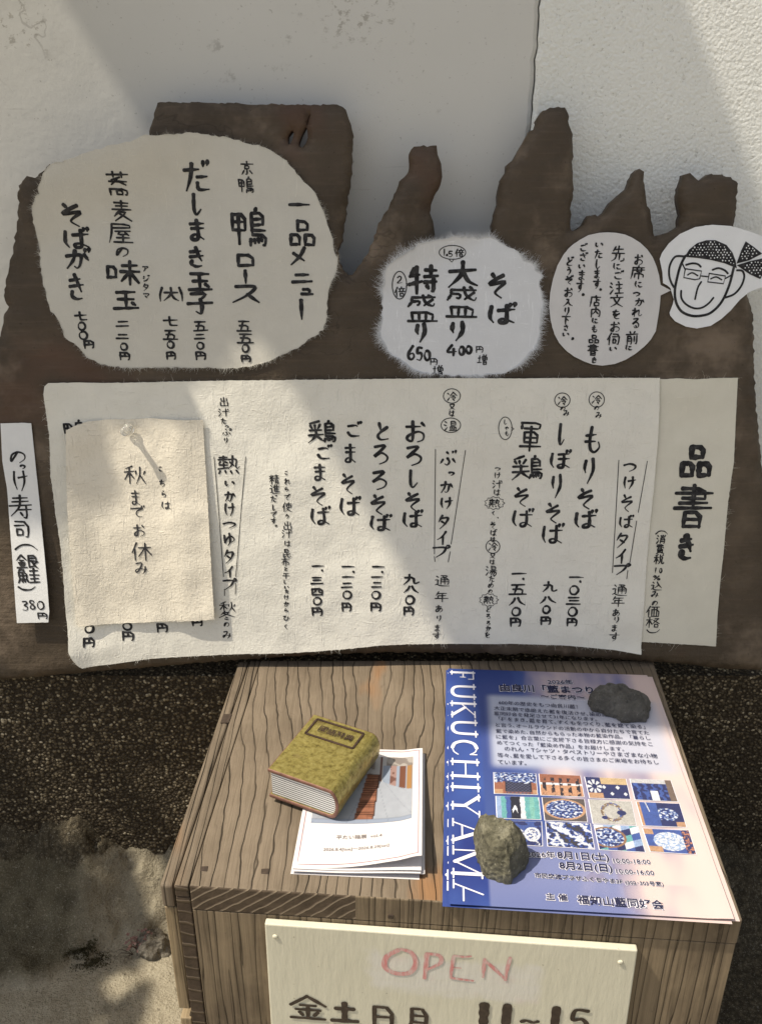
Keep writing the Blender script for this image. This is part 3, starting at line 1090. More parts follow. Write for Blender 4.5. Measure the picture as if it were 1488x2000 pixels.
for t in T:
    for i in range(3):
        e = (t[i], t[(i + 1) % 3])
        ec[e] = ec.get(e, 0) + 1
sides = [(b, a, a + nV, b + nV) for (a, b) in ec if (b, a) not in ec]
board = empty('driftwood_board', (0, .80, .33))
tag(board, 'dark brown jagged driftwood slab leaning on the wall, covered with paper menus', 'board')
obj('plank', front + back, T + [tuple(i + nV for i in t[::-1]) for t in T] + sides, M['drift'], board, smooth=True)

# ------------------------------------------------------------------ papers on the board
def paper(name, label, cat, outline_px, mat, off, h, step=.007, deckle=.0006, fuzz=0, fuzz_len=.006, smooth_it=0, curl_src=None, group=None, edge_step=.003, thick=.0004, fuzz_sel=None):
    lp = [BOARD.uv(x, y, off) for x, y in outline_px]
    if smooth_it:
        lp = smooth_closed(lp, smooth_it)
    lp = refine(lp, edge_step, deckle, 380, len(label))
    V2, T = fill([lp], step)
    verts = [BOARD.at(u, v, off + h(u, v)) for u, v in V2]
    faces = list(T)
    rnd = random.Random(len(label))
    n = len(lp)
    body_n, body_f = len(verts), len(faces)
    for _ in range(fuzz):                           # loose paper fibres along the torn edge
        i = rnd.randrange(n)
        a, b = lp[i], lp[(i + 1) % n]
        if fuzz_sel and not fuzz_sel(*a):
            continue
        t = rnd.random()
        x, y = a[0] + (b[0] - a[0]) * t, a[1] + (b[1] - a[1]) * t
        dx, dy = b[0] - a[0], b[1] - a[1]
        l = math.hypot(dx, dy) or 1e-9
        ox, oy = -(-dy / l), -(dx / l)
        if inside(lp, np.array([[x + ox * .001, y + oy * .001]]))[0]:
            ox, oy = -ox, -oy
        an = rnd.gauss(0, .55)
        ox, oy = ox * math.cos(an) - oy * math.sin(an), ox * math.sin(an) + oy * math.cos(an)
        dens = .5 + noise.noise(Vector((x * 45, y * 45, 7.7)))
        if rnd.random() > .25 + dens:
            continue
        L = fuzz_len * rnd.choice((.3, .4, .5, .7, 1.0, 1.5)) * rnd.uniform(.5, 1.3) * (.5 + dens)
        w = rnd.uniform(.00005, .00013)
        bend = rnd.uniform(-.5, .5)
        lift = rnd.uniform(0, .0015)
        base = len(verts)
        hh = off + h(x, y)
        px_, py_ = -oy, ox
        for q in range(4):
            s = q / 3
            cx = x - ox * .001 + ox * L * s + px_ * bend * L * s * s
            cy = y - oy * .001 + oy * L * s + py_ * bend * L * s * s
            ww = w * (1 - s * .8)
            verts += [BOARD.at(cx + px_ * ww, cy + py_ * ww, hh + lift * s + .0001), BOARD.at(cx - px_ * ww, cy - py_ * ww, hh + lift * s + .0001)]
        for q in range(3):
            k_ = base + 2 * q
            faces.append((k_, k_ + 1, k_ + 3, k_ + 2))
    o = obj(name, verts[:body_n], faces[:body_f], mat, smooth=True)
    sm = o.modifiers.new('thickness', 'SOLIDIFY')
    sm.thickness, sm.offset = thick, -1
    es = o.modifiers.new('sharp_edge', 'EDGE_SPLIT')
    es.split_angle = R(50)
    if fuzz:
        obj('torn_fibres', verts[body_n:], [tuple(i - body_n for i in f) for f in faces[body_f:]], mat, o)
    tag(o, label, cat, group)
    return o, lp

P1 = pts('110,322 140,318 180,301 225,289 276,277 287,268 310,268 335,267 380,262 420,268 460,272 490,283 510,284 540,300 565,320 585,345 605,365 620,380 627,400 638,430 648,460 652,490 660,510 655,535 640,570 640,600 636,640 615,655 590,675 560,690 530,703 490,715 455,720 400,718 330,717 250,719 200,713 170,697 150,672 130,665 122,640 110,615 97,605 90,570 80,520 78,480 70,420 72,400 85,380 92,350')
uA, vA = BOARD.uv(190, 270)
def h1(u, v):
    h = .0009 * (fbm(u * 9, v * 9, 11, 3) + .8)
    return h + .016 * sstep(.06, -.02, (uA + .04 - u) * -.35 + (vA - .012 - v)) * sstep(.16, .05, abs(u - uA))
paper1, l1 = paper('dish_menu_paper', 'large torn-edged grey-beige handmade paper at upper left listing single dishes', 'paper menu', P1, M['washi_warm'], .0016, h1, deckle=.0017, fuzz=3600, fuzz_len=.0032, smooth_it=1, fuzz_sel=lambda u, v: not (u < BOARD.uv(280, 290)[0] and v > BOARD.uv(280, 320)[1]))
ink = Ink(BOARD, .0016, h1)
ink.text('一 585 400 46 20;品 591 455 54 54;メ 584 500 44 38;ニ 590 543 46 26;ュ 600 569 26 18;｜ 589 605 14 42', 6.0)
ink.text('京 483 330 28 30;鴨 481 362 30 32', 2.6)
ink.text('鴨 487 445 70 78;ロ 480 508 42 30;｜ 480 541 10 28;ス 481 574 62 40', 6.0)
ink.text('五 477 637 30 24;五 480 661 34 22;〇 480 680 14 16;円 481 700 22 16', 3.6)
ink.text('だ 385 347 56 62;し 384 400 26 46;ま 386 450 40 46;き 386 502 42 44;玉 391 550 50 40;子 392 592 54 48', 6.2)
ink.text('五 392 637 30 22;二 392 657 28 14;〇 392 675 14 14;円 393 694 24 18', 3.6)
ink.text('( 316 575 10 26;大 335 575 32 28;) 354 575 10 26', 4.0)
ink.text('七 334 628 32 22;五 334 654 30 22;〇 334 673 14 14;円 335 694 22 18', 3.6)
ink.text('蕎 236 360 44 46;麦 240 412 40 40;屋 237 455 48 40;の 240 491 28 24', 3.6)
ink.text('味 240 532 68 48;玉 247 586 54 40', 5.8)
ink.text('ア 285 525 13 11;ジ 287 544 14 12;タ 286 561 13 14;マ 287 578 13 12', 2.2)
ink.text('二 242 632 34 16;二 242 657 32 14;〇 243 677 14 14;円 245 695 24 18', 3.6)
ink.text('そ 145 420 50 50;ば 150 467 58 42;が 153 507 54 42;き 152 560 42 56', 6.2)
ink.text('七 159 618 28 20;〇 161 637 15 16;〇 164 655 17 16;円 175 672 24 18', 3.8)
ink.build('lettering', M['ink'], paper1)

P2 = pts('750,527 775,505 800,490 823,474 850,470 885,463 925,463 960,465 975,468 985,480 1010,487 1020,505 1040,515 1050,530 1060,540 1053,550 1060,580 1056,620 1053,665 1035,690 1010,715 990,728 940,733 900,735 850,732 810,725 785,705 760,690 745,665 742,640 748,600 745,570 750,545')
uB, vB = BOARD.uv(800, 490)
def h2(u, v):
    return .0007 * (fbm(u * 12, v * 12, 17, 3) + .8) + .010 * sstep(.035, -.01, (u - uB) * .55 + (vB - v) + .004)
paper2, l2 = paper('portion_paper', 'fluffy white torn paper patch at centre with large noodle portion surcharges', 'paper menu', P2, M['washi_white'], .0016, h2, deckle=.0020, fuzz=9000, fuzz_len=.0046, smooth_it=1)
ink = Ink(BOARD, .0016, h2)
ink.text('そ 971 557 44 56;ば 978 614 62 42;大 903 536 64 54;り 893 646 38 42;特 827 547 58 56;り 822 649 28 40', 7.0)
ink.text('盛 902 590 62 60;盛 824 602 58 52', 5.0)
ink.text('4 882 684 22 22;0 901 685 17 17;0 915 683 17 15;6 803 689 20 28;5 819 691 16 28;0 834 694 18 20', 4.6)
ink.text('円 936 682 17 15;増 942 702 20 20;円 847 706 17 16;増 855 723 22 20', 2.0)
ink.text('1 867 493 5 14;丶 872 498 4 4;5 879 496 11 12;倍 897 494 17 15;2 780 546 13 15;倍 781 570 21 20', 2.2)
ink.px_closed([(883 + 26 * math.cos(a), 493 + 13.5 * math.sin(a)) for a in [i * .5236 + 1.9 for i in range(12)]], 1.7)
ink.px_line([(876, 506), (882, 512), (886, 506)], 1.7, False)
ink.px_closed([(780 + 14 * math.cos(a), 557 + 27 * math.sin(a)) for a in [i * .5236 + .3 for i in range(12)]], 1.9)
ink.px_line([(793, 553), (797, 556), (793, 560)], 1.9, False)
ink.build('lettering', M['ink'], paper2)

# the long menu: a title sheet underneath, the main sheet over it
PT = pts('1230,741 1283,741 1320,739 1360,741 1400,738 1440,738 1436,820 1432,900 1425,945 1420,985 1412,1080 1405,1140 1400,1200 1397,1262 1330,1258 1230,1252')
hT = lambda u, v: .0006 * (fbm(u * 10, v * 10, 23, 3) + .8)
papert, _ = paper('title_paper', 'narrow cream title sheet with four bold brush characters, right of the long menu', 'paper menu', PT, M['washi_title'], .0008, hT, deckle=.0005, fuzz=300, fuzz_len=.004)
ink = Ink(BOARD, .0008, hT)
ink.text('品 1359 900 64 66;き 1341 1068 40 54', 9.6)
ink.text('書 1351 988 76 84', 7.2)
ink.text('︵ 1291 1040 24 9;消 1290 1053 17;費 1288 1072 18;税 1286 1092 19;1 1279 1113 8 10;0 1289 1114 8 9;% 1281 1128 14 9;込 1281 1144 22 17;み 1278 1160 17 14;の 1278 1177 12;価 1274 1194 26 22;格 1274 1215 26 21;︶ 1274 1232 26 9', 2.1)
ink.build('lettering', M['ink'], papert)

PM = pts('88,755 95,748 150,747 200,748 270,747 350,745 450,743 560,742 660,741 744,740 900,738 1000,739 1100,738 1287,738 1286,800 1284,850 1280,900 1275,960 1268,1030 1262,1100 1257,1180 1250,1276 1200,1268 1100,1260 1000,1257 880,1257 800,1258 744,1260 660,1268 560,1275 480,1277 400,1280 300,1285 225,1293 168,1297 158,1290 150,1280 142,1265 140,1240 133,1190 128,1130 120,1060 110,1000 106,970 100,930 97,850 90,800 86,770')
uL, vb0 = BOARD.uv(150, 1280)
def hM(u, v):
    h = .0011 * (fbm(u * 8, v * 6, 31, 3) + .9)
    h += .007 * sstep(.05, 0, v - vb0) * sstep(-.12, -.24, u + .10)
    h += .006 * sstep(.025, -.005, u - uL + (v - vb0) * .13) * 1.0
    h += .004 * sstep(.02, 0, v - vb0 + .004) * sstep(.18, .26, u)
    return h
OM = .0022
paperm, lm = paper('noodle_menu_paper', 'long cream washi sheet with handwritten noodle prices across the board', 'paper menu', PM, M['washi_cream'], OM, hM, deckle=.0006, fuzz=1100, fuzz_len=.0032)
ink = Ink(BOARD, OM, hM)
ring = lambda x, y, rx, ry, w=1.7, ph=0.4: ink.px_closed([(x + rx * math.cos(i * .5236 + ph), y + ry * math.sin(i * .5236 + ph)) for i in range(12)], w)
def burst(x, y, rx, ry):
    P = []
    for i in range(11):
        a, b = 2 * math.pi * i / 11, 2 * math.pi * (i + .5) / 11
        P += [(x + rx * math.cos(a), y + ry * math.sin(a)), (x + rx * .82 * math.cos(b), y + ry * .82 * math.sin(b))]
    ink.px_closed(P, 1.4, False)
ring(1164, 780, 15, 15); ring(1097, 781, 15, 14); ring(882, 773, 16.5, 14); ring(880, 830, 19, 14); ring(962, 1067, 13.5, 13)
ring(986, 836, 13, 22, 1.6); ink.px_line([(998, 834), (1003, 837), (998, 841)], 1.6, False)
burst(965, 982, 20, 13); burst(954, 1171, 19, 13)
ink.flush('lettering', M['ink'], paperm)
ink.text('冷 1164 780 19 18;の 1164 796 10;み 1168 810 14;冷 1097 782 19 18;の 1098 797 10;み 1105 806 13', 1.9)
ink.text('も 1156 858 38 54;り 1149 918 30 54;そ 1143 973 38 46;ば 1141 1015 50 38', 5.2)
ink.flush('lettering', M['ink'], paperm)
ink.text('し 1095 848 18 46;ぼ 1092 898 46 38;り 1086 948 28 50;そ 1079 1001 36 44;ば 1077 1043 48 42', 4.8)
ink.flush('lettering', M['ink'], paperm)
ink.text('軍 1035 852 44 58;鶏 1029 913 60 48;そ 1018 970 36 42;ば 1019 1012 46 38', 4.4)
ink.text('し 986 824 9 10;ゃ 989 836 9 8;も 989 846 9 10', 1.5)
ink.flush('lettering', M['ink'], paperm)
ink.text('つ 971 915 12 9;け 971 928 15 13;汁 971 945 19 16;は 970 961 15 14;熱 965 982 22 16;く 963 1001 8 12;、 972 1011 6;そ 962 1025 13 15;ば 963 1040 14 13;は 962 1053 11;冷 962 1067 18 17;又 961 1085 11;は 961 1097 11;湯 959 1114 22 19;だ 960 1130 13;め 958 1142 12;の 957 1154 9;熱 954 1171 20 15;ど 953 1190 11;ろ 953 1203 10;ろ 953 1216 9;か 953 1227 12;を 951 1239 12', 1.8)
ink.flush('lettering', M['ink'], paperm)
ink.text('つ 1229 911 28 24;け 1228 942 30 28;そ 1223 982 28 38;ば 1221 1019 32 26;タ 1214 1055 28 30;イ 1212 1086 24 30;プ 1212 1112 32 22', 3.6)
ink.text('通 1209 1152 30 22;年 1206 1174 26 20;あ 1202 1196 17 16;り 1203 1210 13;ま 1199 1226 15;す 1199 1243 24 18', 2.0)
ink.px_line([(1207, 898), (1201, 1010), (1195, 1118)], 1.5); ink.px_line([(1262.5, 900), (1245, 1000)], 1.5, False); ink.px_line([(1242, 1017), (1229, 1099)], 1.5, False); ink.px_line([(1225, 1114), (1223, 1130)], 1.5, False)
ink.text('一 1125 1127 32 14;、 1133 1136 10;〇 1120 1152 18 18;三 1119 1173 32 18;〇 1117 1194 18 18;円 1116 1214 24 18', 3.8)
ink.text('九 1073 1146 30 22;八 1069 1171 34 16;〇 1066 1190 15 15;円 1065 1211 24 18', 3.8)
ink.text('一 1013 1120 32 12;、 1022 1131 9;五 1011 1151 36 24;八 1009 1174 34 18;〇 1007 1194 17 17;円 1006 1214 25 20', 3.8)
ink.flush('lettering', M['ink'], paperm)
ink.text('冷 882 774 20 18;又 882 794 12;は 882 807 13;温 880 831 26 20', 2.0)
ink.text('ぶ 874 895 36 30;っ 881 924 12 10;か 872 951 28 26;け 872 982 30 26;タ 866 1019 26 28;イ 863 1050 22 28;プ 860 1077 34 24', 3.6)
ink.px_line([(850, 877), (849, 980), (848, 1081)], 1.5); ink.px_line([(908.5, 879), (880.5, 1062)], 1.5, False); ink.px_line([(878.7, 1077), (875, 1097)], 1.5, False); ink.px_line([(848, 1086), (849, 1096)], 1.5, False)
ink.text('通 863 1134 30 22;年 862 1165 26 20;あ 857 1188 17 16;り 857 1207 12;ま 854 1226 14;す 853 1241 20 16', 2.0)
ink.flush('lettering', M['ink'], paperm)
ink.text('お 811 842 46 46;ろ 807 889 40 42;し 806 935 26 38;そ 806 979 36 42;ば 805 1014 44 36', 5.0)
ink.text('九 803 1131 34 22;八 803 1150 32 16;〇 800 1171 18 17;円 798 1192 24 20', 3.8)
ink.flush('lettering', M['ink'], paperm)
ink.text('と 747 842 34 40;ろ 743 887 38 42;ろ 740 937 38 40;そ 739 985 36 44;ば 742 1021 48 34', 5.0)
ink.text('一 739 1106 28 10;、 747 1117 9;一 737 1126 26 10;二 737 1141 26 16;〇 734 1161 17 16;円 734 1184 24 20', 3.6)
ink.flush('lettering', M['ink'], paperm)
ink.text('ご 690 840 36 32;ま 684 886 30 42;そ 680 944 34 44;ば 683 989 46 40', 4.6)
ink.text('一 680 1106 28 10;、 691 1117 9;一 680 1126 26 10;二 679 1142 28 14;〇 678 1161 18 16;円 677 1184 22 20', 3.6)
ink.flush('lettering', M['ink'], paperm)
ink.text('鶏 629 843 54 44;ご 632 884 36 30;ま 625 923 32 36;そ 622 968 36 42;ば 625 1008 44 38', 4.4)
ink.text('一 621 1105 26 10;、 630 1114 8;三 619 1133 28 16;四 620 1155 26 18;〇 620 1173 17 15;円 620 1193 24 19', 3.6)
ink.flush('lettering', M['ink'], paperm)
ink.text('こ 560 923 9;れ 562 940 14;ら 560 955 10;で 561 971 13;使 561 990 18;う 561 1008 10;出 562 1026 17 16;汁 561 1042 20 16;は 562 1061 15 13;昆 560 1080 17;布 558 1097 17;と 559 1111 8;干 559 1124 14 12;し 557 1136 8;い 560 1146 11 8;た 561 1154 9;け 560 1166 11;か 560 1179 12;ら 559 1191 9;ひ 560 1206 15 12;く 559 1222 9 14', 1.7)
ink.flush('lettering', M['ink'], paperm)
ink.text('精 536 936 19;進 537 955 20 18;だ 535 974 14;し 535 991 9 13;で 535 1005 13;す 535 1017 13;。 540 1028 8', 1.8)
ink.flush('lettering', M['ink'], paperm)
ink.text('出 438 784 17 18;汁 438 805 21 16;た 438 822 13;っ 444 833 8;ぷ 443 844 20 15;り 442 860 10 12', 1.8)
ink.flush('lettering', M['ink'], paperm)
ink.text('熱 447 907 42 36;い 449 943 24 14;か 450 969 25 22;け 450 994 28 28;つ 449 1024 28 18;ゆ 448 1053 26 28;タ 448 1087 24 28;イ 448 1116 20 24;プ 448 1141 28 22', 3.2)
ink.px_line([(419, 892), (428, 1000), (437, 1126)], 1.4); ink.px_line([(480.6, 892), (461, 1126)], 1.4, False); ink.px_line([(439, 1150), (439, 1163)], 1.4, False); ink.px_line([(461, 1139), (460, 1160)], 1.4, False)
ink.text('秋 445 1185 31 20;冬 443 1202 31 18;の 443 1219 11;み 444 1239 20 16', 2.1)
ink.flush('lettering', M['ink'], paperm)
ink.text('〇 177 1226 18 14;円 178 1250 25 20;〇 250 1222 18 14;円 252 1240 27 20;円 318 1225 25 20;円 386 1215 24 16;鴨 148 842 46 44', 3.8)
ink.build('lettering', M['ink'], paperm)

PS = pts('2,827 30,826 62,826 68,880 72,920 82,1010 90,1080 97,1140 101,1190 99,1211 70,1212 38,1213 32,1140 25,1060 15,950 6,900')
_, vs0 = BOARD.uv(60, 827)
_, vs1 = BOARD.uv(60, 1212)
hS = lambda u, v: .0006 + .0055 * sstep(vs0, vs1, v) ** 1.5 + .0008 * fbm(u * 14, v * 16, 41, 2)
papers, _ = paper('sushi_strip_paper', 'narrow white vertical paper strip at the far left edge of the board', 'paper menu', PS, M['washi_strip'], .0012, hS, deckle=.0003)
ink = Ink(BOARD, .0012, hS)
ink.text('の 36 891 36 30;っ 46 911 11;け 42 938 36 46;寿 42 990 44 46;司 46 1032 32 34;︵ 54 1067 44 14;銀 57 1094 42 26;鮭 60 1121 42 28;︶ 57 1145 34 9', 3.4)
ink.text('3 54 1179 16 20;8 68 1177 18 19;0 84 1178 22 16;円 88 1198 23 14', 2.6)
ink.build('lettering', M['ink'], papers)

PN = pts('131,840 150,830 170,824 210,820 255,820 300,818 350,821 396,821 400,890 404,950 408,1015 412,1080 416,1145 420,1208 385,1211 350,1213 300,1215 250,1217 200,1219 156,1220 152,1216 149,1180 146,1150 140,1080 134,990 131,900')
ON = .0072
un0, vn0 = BOARD.uv(255, 838, ON)
_, vn1 = BOARD.uv(255, 1215, ON)
unl, _ = BOARD.uv(140, 1000, ON)
unr, _ = BOARD.uv(408, 1000, ON)
uf, _ = BOARD.uv(352, 1000, ON)
def hN(u, v):
    t = sstep(vn0, vn1, v)
    h = .001 * fbm(u * 12, v * 10, 51, 3) + .0016 * t
    h += .004 * sstep(.03, 0, u - unl) + .0028 * sstep(.02, 0, abs(u - uf)) * .5 - .0015
    h += .003 * sstep(.05, 0, unr - u) * t - .002 * sstep(.03, 0, math.hypot(u - un0, v - vn0))
    return h
papern, _ = paper('closed_notice_paper', 'small creased cream note pinned over the left part of the long menu', 'note', PN, M['washi_note'], ON, hN, deckle=.0005, step=.006, fuzz=300, fuzz_len=.002)
ink = Ink(BOARD, ON, hN)
ink.text('こ 314 916 11 12;ち 317 944 13 14;ら 320 965 11 14;は 325 987 22 17', 2.0)
ink.text('秋 263 928 42 34;ま 265 973 24 32;で 269 1000 32 24;お 272 1036 26 26;休 277 1077 40 36;み 277 1109 30 26', 2.6)
ink.build('lettering', M['ink_thin'], papern)

# clear push pin through the note
pin = empty('push_pin', BOARD.at(*BOARD.uv(251, 838, ON), ON))
tag(pin, 'clear plastic push pin holding the small cream note', 'push pin')
def lathe(c, ax, prof, n=24):
    a = ax.orthogonal().normalized(); b = ax.cross(a)
    V, F = [], []
    for r, z in prof:
        V += [c + ax * z + (a * math.cos(2 * math.pi * k / n) + b * math.sin(2 * math.pi * k / n)) * r for k in range(n)]
    for i in range(len(prof) - 1):
        F += [(i * n + k, i * n + (k + 1) % n, (i + 1) * n + (k + 1) % n, (i + 1) * n + k) for k in range(n)]
    F += [tuple(range(n - 1, -1, -1)), tuple(range((len(prof) - 1) * n, len(prof) * n))]
    return V, F
pc = Vector(pin.location)
V, F = lathe(pc, BOARD.n, [(.0048, -.0012), (.0056, -.0008), (.0056, .0004), (.0045, .0012), (.0028, .0024), (.0024, .0055), (.0027, .0095), (.0042, .0112), (.0046, .0120), (.0044, .0130), (.002, .0133)])
obj('head', V, F, M['clear'], pin, smooth=True)
V, F = lathe(pc, BOARD.n, [(.0005, -.010), (.0005, -.0013)], 8)
obj('needle', V, F, M['steel'], pin)

PB = [(1040 + x / 3.32, 430 + y / 3.32) for x, y in pts('105,560 112,470 130,380 158,295 200,220 245,170 300,130 360,97 430,82 485,79 540,82 595,93 640,112 695,147 740,190 775,240 800,300 817,360 826,420 893,455 826,488 822,545 815,600 795,720 762,775 720,820 665,865 600,905 530,932 450,943 385,935 330,915 265,883 210,840 170,795 140,740 115,650')]
hB = lambda u, v: .0004 + .0005 * (fbm(u * 8, v * 8, 61, 2) + .8)
paperb, _ = paper('speech_bubble_paper', 'grey-white paper cut as a speech bubble with five handwritten columns', 'paper sign', PB, M['bubble'], .0010, hB, deckle=.0, step=.008)
ink = Ink(BOARD, .0010, hB)
ink.text('お 1246 507 20 22;席 1245 532 27 26;に 1246 555 18 15;つ 1242 574 15 12;か 1248 590 21 17;れ 1243 610 22 18;る 1240 631 18 22;前 1233 660 24 26;に 1227 679 15 11;先 1206 495 27 32;に 1204 520 18 15;ご 1206 538 22 18;注 1203 562 26 24;文 1203 588 27 24;を 1202 614 18 19;お 1200 638 22 22;伺 1197 662 25 24;い 1196 681 18 10;い 1169 478 19 12;た 1168 496 18 19;し 1166 516 14 20;ま 1165 535 15 19;す 1165 554 18 20;。 1172 567 8;店 1162 588 21 22;内 1162 609 21 20;に 1161 626 14 12;も 1160 642 13 14;品 1159 662 22 17;書 1157 683 21 22;き 1160 703 13 12;ご 1138 484 16 16;ざ 1138 502 18 17;い 1135 520 16 11;ま 1135 538 17 20;す 1132 559 17 24;。 1138 577 9;ど 1111 511 16 18;う 1110 529 10 17;ぞ 1110 547 17 17;お 1109 571 19 20;入 1108 591 20 16;り 1106 608 13 18;下 1104 625 18 18;さ 1105 640 12 12;い 1104 653 16 9;。 1118 663 9', 2.7)
ink.build('lettering', M['ink'], paperb)

fz = lambda s: [(1040 + x / 3.32, 430 + y / 3.32) for x, y in pts(s)]
PF = fz('820,252 835,212 880,150 950,90 1050,45 1160,30 1280,38 1390,70 1488,105 1570,150 1600,240 1590,350 1550,400 1488,432 1400,465 1340,515 1280,585 1220,640 1150,685 1060,702 990,690 920,655 888,618 884,600 905,545 912,515 890,440 868,422 842,408 838,340 828,290')
hF = lambda u, v: .0006 + .0006 * (fbm(u * 8, v * 8, 71, 2) + .8) + .004 * sstep(.36, .44, u)
paperf, _ = paper('face_paper', 'white cut-out paper with a drawn smiling face in glasses and headscarf', 'paper sign', PF, M['face'], .0014, hF, deckle=.0, step=.007)
ink = Ink(BOARD, .0014, hF)
ln_ = lambda s, w=3.4, sm=True: ink.px_line(fz(s), w, sm)
ln_('985,232 960,280 940,340 918,450 925,530 960,590 1020,618 1080,620 1150,600 1220,530 1270,420 1298,310', 5.0)
ln_('975,235 920,237 886,290 880,350 892,400 912,435', 4.0)
ln_('1320,325 1355,330 1366,370 1345,430 1300,480 1240,503', 4.0)
ln_('990,290 1030,280 1065,285 1085,302', 3.8); ln_('1162,322 1200,311 1240,325 1260,345', 3.8)
ink.px_closed(fz('985,315 1090,330 1078,380 1048,386 975,372'), 2.4, False); ink.px_closed(fz('1140,345 1245,362 1232,412 1130,400'), 2.4, False)
ln_('1090,362 1130,366', 2.6, False); ln_('985,322 965,280', 2.6, False); ln_('1245,378 1285,355', 2.6, False)
ln_('1000,355 1030,341 1065,360', 2.8); ln_('1150,380 1185,368 1220,386', 2.8)
ln_('1088,400 1065,440 1048,512', 3.5); ln_('958,458 960,505 990,545 1040,570 1090,568 1135,540 1167,503', 3.8)
scarf = [fz('980,238 1010,190 1060,150 1120,130 1180,130 1250,160 1290,210 1310,262 1318,312 1240,280 1150,258 1060,245'), fz('1316,282 1345,200 1375,137 1430,175 1482,217 1400,260'), fz('1318,292 1400,266 1488,247 1535,250 1500,320 1470,382 1400,350')]
for s in scarf:
    ink.px_poly(s, .0001)
ink.build('drawing', M['ink'], paperf)
dots = Ink(BOARD, .0014, hF, .0009)
rnd = random.Random(4)
for s in scarf:
    xs = [p[0] for p in s]; ys = [p[1] for p in s]
    y = min(ys) + 3; r_ = 0
    while y < max(ys) - 2:
        x = min(xs) + (3 if r_ % 2 else 6)
        while x < max(xs):
            q = (x + rnd.uniform(-1, 1), y + rnd.uniform(-.8, .8))
            P_ = np.array([q])
            if inside(s, P_)[0] and edge_dist(s, P_)[0] > 3:
                rr = rnd.uniform(.9, 1.7)
                dots.px_poly([(q[0] + rr * math.cos(a), q[1] + rr * 1.1 * math.sin(a)) for a in [i * math.pi / 3 for i in range(6)]])
            x += 6.4
        y += 5.2; r_ += 1
dots.build('scarf_dots', M['face'], paperf)
# ------------------------------------------------------------------ the wooden crate
FL, FR_, RL, RR = TOP.hit(310, 1727), TOP.hit(1450, 1797), TOP.hit(465, 1292), TOP.hit(1276, 1295)
REAR = PLINTH_Y - .002
def ext(a, b, y):
    t = (y - a.y) / (b.y - a.y)
    return a + (b - a) * t
RL, RR = ext(FL, RL, REAR), ext(FR_, RR, REAR)
crate = empty('wooden_crate', ((FL.x + FR_.x) / 2, (FL.y + REAR) / 2, 0))
tag(crate, 'weathered upside-down wooden crate serving as a small table under the board', 'crate')
TH = .026
def on_top(s, t, z=ZT):
    p = (FL * (1 - s) + FR_ * s) * (1 - t) + (RL * (1 - s) + RR * s) * t
    return Vector((p.x, p.y, z))
cx_ = crate.location.x
M['endgrain'] = endgrain_mat('top_endgrain', 1.0, -1.25, .0115, (.060, .044, .030, 1), (.19, .150, .105, 1), TOP.hit(705, 1750).x - cx_)
M['joint_endgrain'] = endgrain_mat('joint_endgrain', .12, 1.0, .013, (.050, .036, .025, 1), (.17, .13, .09, 1))
def slab(name, s0, s1, th, mats, front_i, gap=.0005, bw=.002, zt=ZT):
    q = [on_top(s0, 0), on_top(s1, 0), on_top(s1, 1), on_top(s0, 1)]
    dx = Vector((gap, 0, 0))
    q = [q[0] + dx, q[1] - dx, q[2] - dx, q[3] + dx]
    top = [Vector((p.x, p.y, zt)) for p in q]
    bot = [Vector((p.x, p.y, zt - th)) for p in q]
    o = obj(name, bot + top, [(3, 2, 1, 0), (4, 5, 6, 7), (0, 1, 5, 4), (1, 2, 6, 5), (2, 3, 7, 6), (3, 0, 4, 7)], None, crate, mats=mats, midx=[0, 0, front_i, 0, 0, 0])
    return bevel(o, bw, 3)
sj = (340 - 310) / (1450 - 310.)
s2 = (372 - 310) / (1450 - 310.)
s7 = (705 - 310) / (1450 - 310.)
def wide_board():
    q = [on_top(s2, 0), on_top(s7, 0), on_top(1, 0), on_top(1, 1), on_top(s7, 1), on_top(s2, 1)]
    top = [Vector((p.x, p.y, ZT)) for p in q]
    bot = [Vector((p.x, p.y, ZT - TH)) for p in q]
    o = obj('top_board', bot + top, [(5, 4, 3, 2, 1, 0), (6, 7, 10, 11), (7, 8, 9, 10)] + [(a, b, b + 6, a + 6) for a, b in ((0, 1), (1, 2), (2, 3), (3, 4), (4, 5), (5, 0))], None, crate,
            mats=[M['wood_top'], M['endgrain'], M['wood_front']], midx=[0, 0, 0, 1, 2, 0, 0, 0, 0])
    return bevel(o, .0016, 3)
wide_board()
slab('top_board', 0.0, sj, TH - .002, [M['wood_edge'], M['joint_endgrain']], 0, bw=.0025, zt=ZT - .0008)
slab('top_board', sj, s2, .012, [M['wood_edge'], M['joint_endgrain']], 1, bw=.0012, zt=ZT - .0004)
fx = (FR_ - FL).normalized()
fn = Vector((fx.y, -fx.x, 0)).normalized()         # out of the front face
if fn.y > 0: fn = -fn
FRONT = Plane((FL.x, FL.y, ZT), fx, (0, 0, 1))
Wd = (FR_ - FL).length
def front_box(name, u0, u1, z0, z1, proud, depth, mat, bw=.0015, rear=False):
    m = MB()
    p = lambda u, d: FL + fx * u + fn * d
    a, b, c, d = p(u0, proud), p(u1, proud), p(u1, proud - depth), p(u0, proud - depth)
    m.box8([(q.x, q.y, z0) for q in (a, b, c, d)], [(q.x, q.y, z1) for q in (a, b, c, d)])
    return bevel(m.build(name, mat, crate), bw, 2)
front_box('front_panel', s2 * Wd + .0006, Wd - .001, .002, ZT - TH - .0001, -.0002, .022, M['wood_front'], .0004)
zn0 = FRONT.hit(350, 1992).z
zn1 = FRONT.hit(350, 1974).z
front_box('corner_post', sj * Wd + .0004, s2 * Wd - .0003, .002, ZT - .0129, -.0004, .035, M['joint_endgrain'], .001)
m = MB()
p = lambda u, d: FL + fx * u + fn * d
sd = (RL - FL).normalized()
